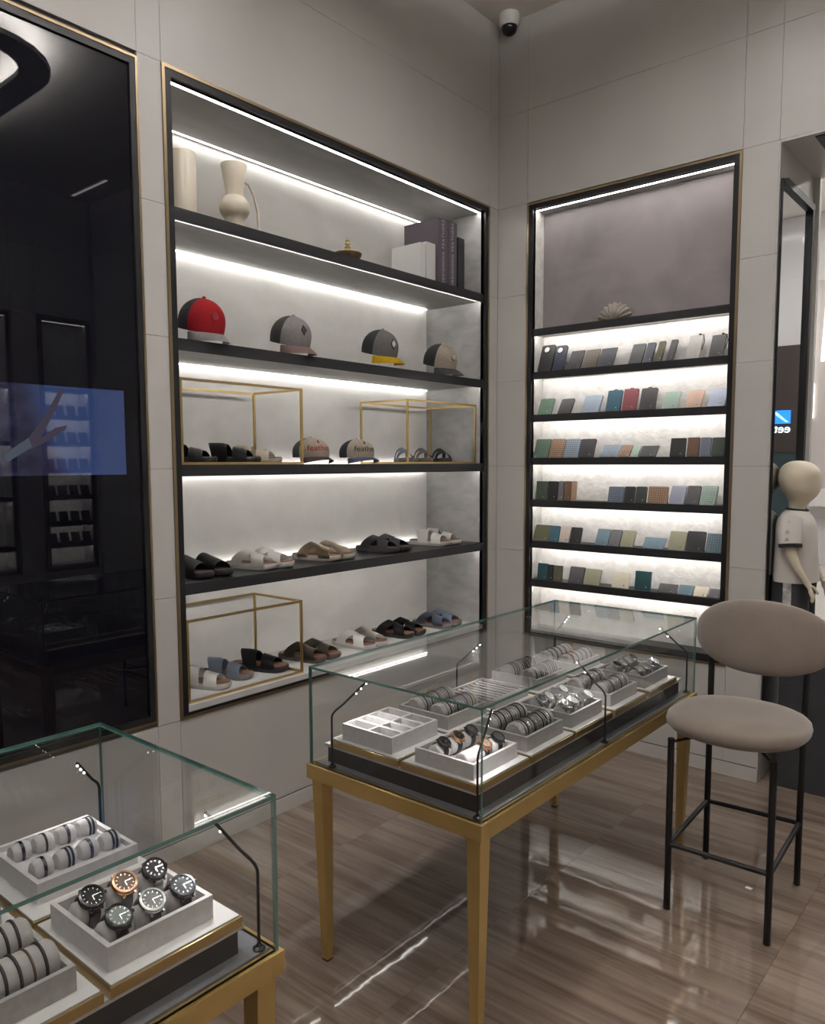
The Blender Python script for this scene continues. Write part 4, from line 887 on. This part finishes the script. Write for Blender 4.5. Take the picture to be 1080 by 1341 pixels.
def watch(label, x, y, z, case, dial, strap, links=False, bez=None, group=None, tilt=30, sc=1., hands=None):
    t = thing('wrist_watch', label, 'watch', (x, y, z), 0, group, (0, math.radians(tilt), 0)); t.scale = (sc, sc, sc)
    ck = (case.name, dial.name, strap.name, links, (bez or case).name)
    link('strap', cached(('strap', strap.name, links), lambda: strap_mesh(WR1, WR2, .0095, .0028, strap, links)), t)
    zt = WR2+.001
    def cm(): return B().lathe([(.014,zt-.001),(.0195,zt),(.0205,zt+.003),(.0205,zt+.006),(.0185,zt+.0085),(.0164,zt+.0085),(.0164,zt+.004)], 32).box(-.021,-.012,-.0105,-.0075,zt-.002,zt+.003).box(-.021,-.012,.0075,.0105,zt-.002,zt+.003).box(.012,.021,-.0105,-.0075,zt-.002,zt+.003).box(.012,.021,.0075,.0105,zt-.002,zt+.003).mesh('case', case, 40)
    c = link('case', cached(('case', case.name), cm), t)
    link('bezel', cached(('bez', (bez or case).name), lambda: B().lathe([(.0195,zt+.006),(.0195,zt+.0095),(.0160,zt+.0100),(.0160,zt+.008)], 32, cap=False).mesh('bezel', bez or case, 40)), c)
    link('crown', cached(('crn', case.name), lambda: B().lathe([(.0022,.0203),(.0028,.021),(.0028,.0235),(.002,.024)], 10).xform(Matrix.Translation((0,0,zt+.004)) @ Matrix.Rotation(-PI/2, 4, 'X')).mesh('crown', case, 40)), c)
    d_ = link('dial', cached(('dial', dial.name), lambda: B().lathe([(.0162,zt+.006),(.0162,zt+.0082),(.0005,zt+.0082)], 28).mesh('dial', dial)), t)
    hm = hands or M_silver
    link('hands', cached(('hands', hm.name), lambda: B().box(-.0007,.0007,0,.010,zt+.0086,zt+.009).box(0,.008,-.0007,.0007,zt+.0086,zt+.009).mesh('hands', hm)), d_)
    def ticks():
        mb = B()
        for k_ in range(12):
            a = PI*k_/6; mb.bm.verts.ensure_lookup_table(); n0 = len(mb.bm.verts); mb.box(.0115,.0145,-.0005,.0005,zt+.0083,zt+.0086)
            mb.bm.verts.ensure_lookup_table(); bmesh.ops.rotate(mb.bm, verts=mb.bm.verts[n0:], cent=(0,0,0), matrix=Matrix.Rotation(a, 3, 'Z'))
        return mb.mesh('markers', hm)
    link('markers', cached(('ticks', hm.name), ticks), d_)
    return t
def pillow(parent, x, y, m, ln=.036, zc=.033, r=.0215, sz=1.18):
    part('cushion', B().lathe([(r*.3,-ln/2),(r*.8,-ln/2),(r,-ln/2+.005),(r,ln/2-.005),(r*.8,ln/2),(r*.3,ln/2)], 20).xform(Matrix.Translation((x,y,zc)) @ Matrix.Rotation(math.radians(30), 4, 'Y') @ Matrix.Diagonal((1,1,sz,1)) @ Matrix.Rotation(PI/2, 4, 'X')), m, parent, 50)
def watch_tray(label, x, y, m, specs, a=.10, b=.105, h=TH, per=3, sc=1.):
    t = thing('watch_tray', label, 'tray', (x, y, TZ)); tray_body(t, a, b, h, m)
    for r_ in range(2):
        for c in range(per):
            yy = -b+.009+(2*b-.018)*(c+.5)/per; xx = (-.045, .047)[r_]; pillow(t, xx, yy, m, (2*b-.018)/per*.86)
            sp = specs[(r_*per+c) % len(specs)]
            if sp: watch(sp[0], x+xx, y+yy, TZ+.033, *sp[1:], sc=sc)
D_blk = mat('black_dial', (.008,.008,.009), .3, spec=.12); D_wht = mat('white_dial', (.30,.30,.295), .4, spec=.12); D_sil = mat('silver_green_dial', (.26,.29,.27), .35, spec=.12); D_ros = mat('rose_dial', (.24,.16,.12), .4, spec=.12); D_gry = mat('grey_dial', (.06,.065,.07), .35, spec=.12)
S_blk = mat('black_strap', (.014,.013,.014), .45); S_gry = mat('grey_strap', (.10,.10,.11), .6); S_sil = M_silver
XLr, XRr = 1.067, 1.352
YR = [-2.157, -1.895, -1.633, -1.358, -1.077]
nm = ['first', 'second', 'third', 'fourth', 'fifth']
desc_R = ['under the five strapped watches', 'under the dense bracelet tray on the stool side', 'under the steel watch tray midway along', 'under the thin bracelet tray on the stool side', 'under the steel watch tray beside the stool']
desc_L = ['under the empty compartment tray', 'under the bracelet tray behind the compartment tray', 'under the fine chain tray', 'under the dark bracelet tray', 'under the white bracelet tray']
for i, y in enumerate(YR):
    board('gold-edged white board '+desc_R[i], 1.214, 1.480, y-.124, y+.129); board('gold-edged white board '+desc_L[i], .935, 1.206, y-.124, y+.129)
# compartment tray
t = thing('compartment_tray', 'pale suede tray with eight empty compartments', 'tray', (XLr, YR[0], TZ)); tray_body(t, .10, .105, .048, M_suede_l)
part('divider', B().box(-.004,.004,-.096,.096,.006,.048), M_suede_l, t)
for k_ in (-1, 0, 1): part('divider', B().box(-.091,-.004,k_*.048-.006,k_*.048+.006,.006,.048).box(.004,.091,k_*.048-.006,k_*.048+.006,.006,.048), M_suede_l, t)
for sx_ in (-1, 1):
    for k_ in range(4): part('pad', B().box(sx_*.0475-.038, sx_*.0475+.038, -.072+.048*k_-.016, -.072+.048*k_+.016, .006, .03, .003), mat('textured_pad', (.30,.29,.29), .9, col2=(.46,.45,.45), scale=160), t)
bracelet_tray('grey suede roll tray of bracelets behind the compartment tray', 'thin bracelet on the rolls behind the compartment tray', XLr, YR[1], M_suede, 12)
bracelet_tray('grey suede roll tray of bracelets beside the five strapped watches', 'thin bracelet on the rolls beside the five strapped watches', XRr, YR[1], M_suede, 13)
bracelet_tray('grey suede roll tray between the two steel watch trays', 'fine steel bracelet between the two steel watch trays', XRr, YR[3], M_suede, 14, seq=(0,3,0,0,3,2))
bracelet_tray('grey suede roll tray beside the fine chain tray', 'dark bracelet on the rolls beside the fine chain tray', XLr, YR[3], M_suede, 11, seq=(2,1,2,0,1))
bracelet_tray('white suede roll tray at the far end of the stool-side case', 'brown or dark bracelet on the white rolls', XLr, YR[4], M_board, 5, seq=(4,1,2,4,0))
# chain tray
t = thing('chain_tray', 'grey suede tray of fine chains laid in rows', 'tray', (XLr, YR[2], TZ)); tray_body(t, .10, .105, .03, M_suede); part('pad', B().box(-.091,.091,-.096,.096,.006,.024), M_suede, t)
for i in range(7):
    yy = YR[2]-.078+.026*i; c = thing('necklace', 'fine chain with a small pendant on the grey flat tray', 'necklace', (XLr, yy, TZ+.0262), 0, 'chains on the grey tray')
    part('chain', B().tube([(-.075+.15*k_/12, .0015*math.sin(k_*1.9+i), 0) for k_ in range(13)], .0016, 6), M_silver if i % 3 else M_dsteel, c, 60)
    part('pendant', B().sphere((-.078,0,.002), .006, 10, 6, (1.4,.7,.6)), [M_rose, M_bd, M_silver][i % 3], c, 60)
wl_ = 'strapped watch in the stool-side case, '
watch_tray('pale suede tray of five strapped watches and an empty cushion', XRr, YR[0], M_suede_l, [
 (wl_+'black with dark strap at the tray corner', M_dsteel, D_blk, S_blk), (wl_+'rose gold with black dial', M_rose, D_blk, S_blk), (wl_+'black dial on grey strap, back row', M_dsteel, D_gry, S_gry),
 None, (wl_+'rose gold with pale dial', M_rose, D_ros, S_gry), (wl_+'dark steel on black strap, outer row', M_dsteel, D_gry, S_blk)])
g1, g2 = 'steel watches midway in the case', 'steel watches beside the stool'
watch_tray('suede tray of steel bracelet watches midway along the case', XRr, YR[2], M_suede, [('steel bracelet watch in the tray midway along the case', M_silver, D_wht if i % 2 else D_gry, S_sil, True, None, g1) for i in range(8)], per=4)
watch_tray('suede tray of steel bracelet watches beside the bar stool', XRr, YR[4], M_suede, [('steel bracelet watch in the tray beside the bar stool', M_silver, D_wht if i % 3 else D_blk, S_sil, True, None, g2) for i in range(8)], per=4)
# case before the black glass
YN = [-3.160, -3.432]
board('gold-edged board under the six-watch tray', 1.214, 1.478, -3.290, -3.030); board('gold-edged board under the cuff cushion tray', .935, 1.206, -3.290, -3.030)
board('gold-edged board under the leather bracelet tray', 1.214, 1.478, -3.562, -3.300); board('gold-edged board under the plain roll tray', .935, 1.206, -3.562, -3.300)
M_dk = mat('black_chrome', (.045,.045,.05), .2, 1.)
watch_tray('pale suede tray of six large watches', 1.345, -3.172, M_suede_l, [
 ('black watch with black dial on a black link bracelet', M_dk, D_blk, M_dk, True, M_dk), ('rose gold watch on a grey strap', M_rose, D_ros, S_gry, False, M_rose), ('black watch on a steel link bracelet', M_dk, D_blk, M_silver, True, M_dk),
 ('black watch with silver-green dial on black leather strap', M_dk, D_sil, S_blk, False, M_dk), ('steel diver watch on a grey strap', M_silver, D_wht, S_gry, False, M_silver), ('dark steel watch with grey dial on black strap', M_dsteel, D_gry, S_blk, False, M_dsteel)], a=.10, b=.102, h=.044, sc=1.16)
bracelet_tray('grey suede roll tray of leather bracelets', 'leather or cord bracelet on the grey rolls', 1.345, -3.432, M_suede, 8, seq=(1,4,1,2,4,1,1))
bracelet_tray('grey suede roll tray beside the leather bracelets', 'cord bracelet on the rolls beside the leather bracelets', 1.067, -3.432, M_suede, 5, seq=(1,2,4))
t = thing('cushion_tray', 'pale suede tray of eight small cushions with cuff bracelets', 'tray', (1.055, -3.155, TZ)); tray_body(t, .105, .103, TH, M_suede_l); part('insert', B().box(-.096,.096,-.094,.094,.006,.03), M_suede_l, t)
for r_ in range(2):
    for c in range(4):
        xx, yy = (-.048,.048)[r_], -.07+.0467*c; rr = .0195
        part('cushion', B().lathe([(rr*.3,-.018),(rr*.8,-.018),(rr,-.012),(rr,.012),(rr*.8,.018),(rr*.3,.018)], 20).xform(Matrix.Translation((xx,yy,.040)) @ Matrix.Rotation(.5, 4, 'Y') @ Matrix.Diagonal((1,1,1.25,1)) @ Matrix.Rotation(PI/2, 4, 'X')), M_suede_l, t, 50)
        o_ = link('bracelet', cached(('cuff', c % 2), lambda: (lambda me: me)(strap_mesh(.0198, .0248, .0022 if c % 2 else .0032, .0014, M_bk if c % 2 else M_dsteel))), None, (1.055+xx, -3.155+yy, TZ+.040), (0,.5,0)); tag(o_, 'slim cuff bracelet on a pale suede cushion', 'bracelet', 'cuffs on the cushion tray')
        if c == 3 or (r_ == 1 and c == 1):
            o_ = link('bracelet', CACHE[('cuff', 1)] if ('cuff', 1) in CACHE else CACHE[('cuff', 0)], None, (1.055+xx, -3.155+yy+.008, TZ+.040), (0,.5,0)); tag(o_, 'slim cuff bracelet on a pale suede cushion', 'bracelet', 'cuffs on the cushion tray')
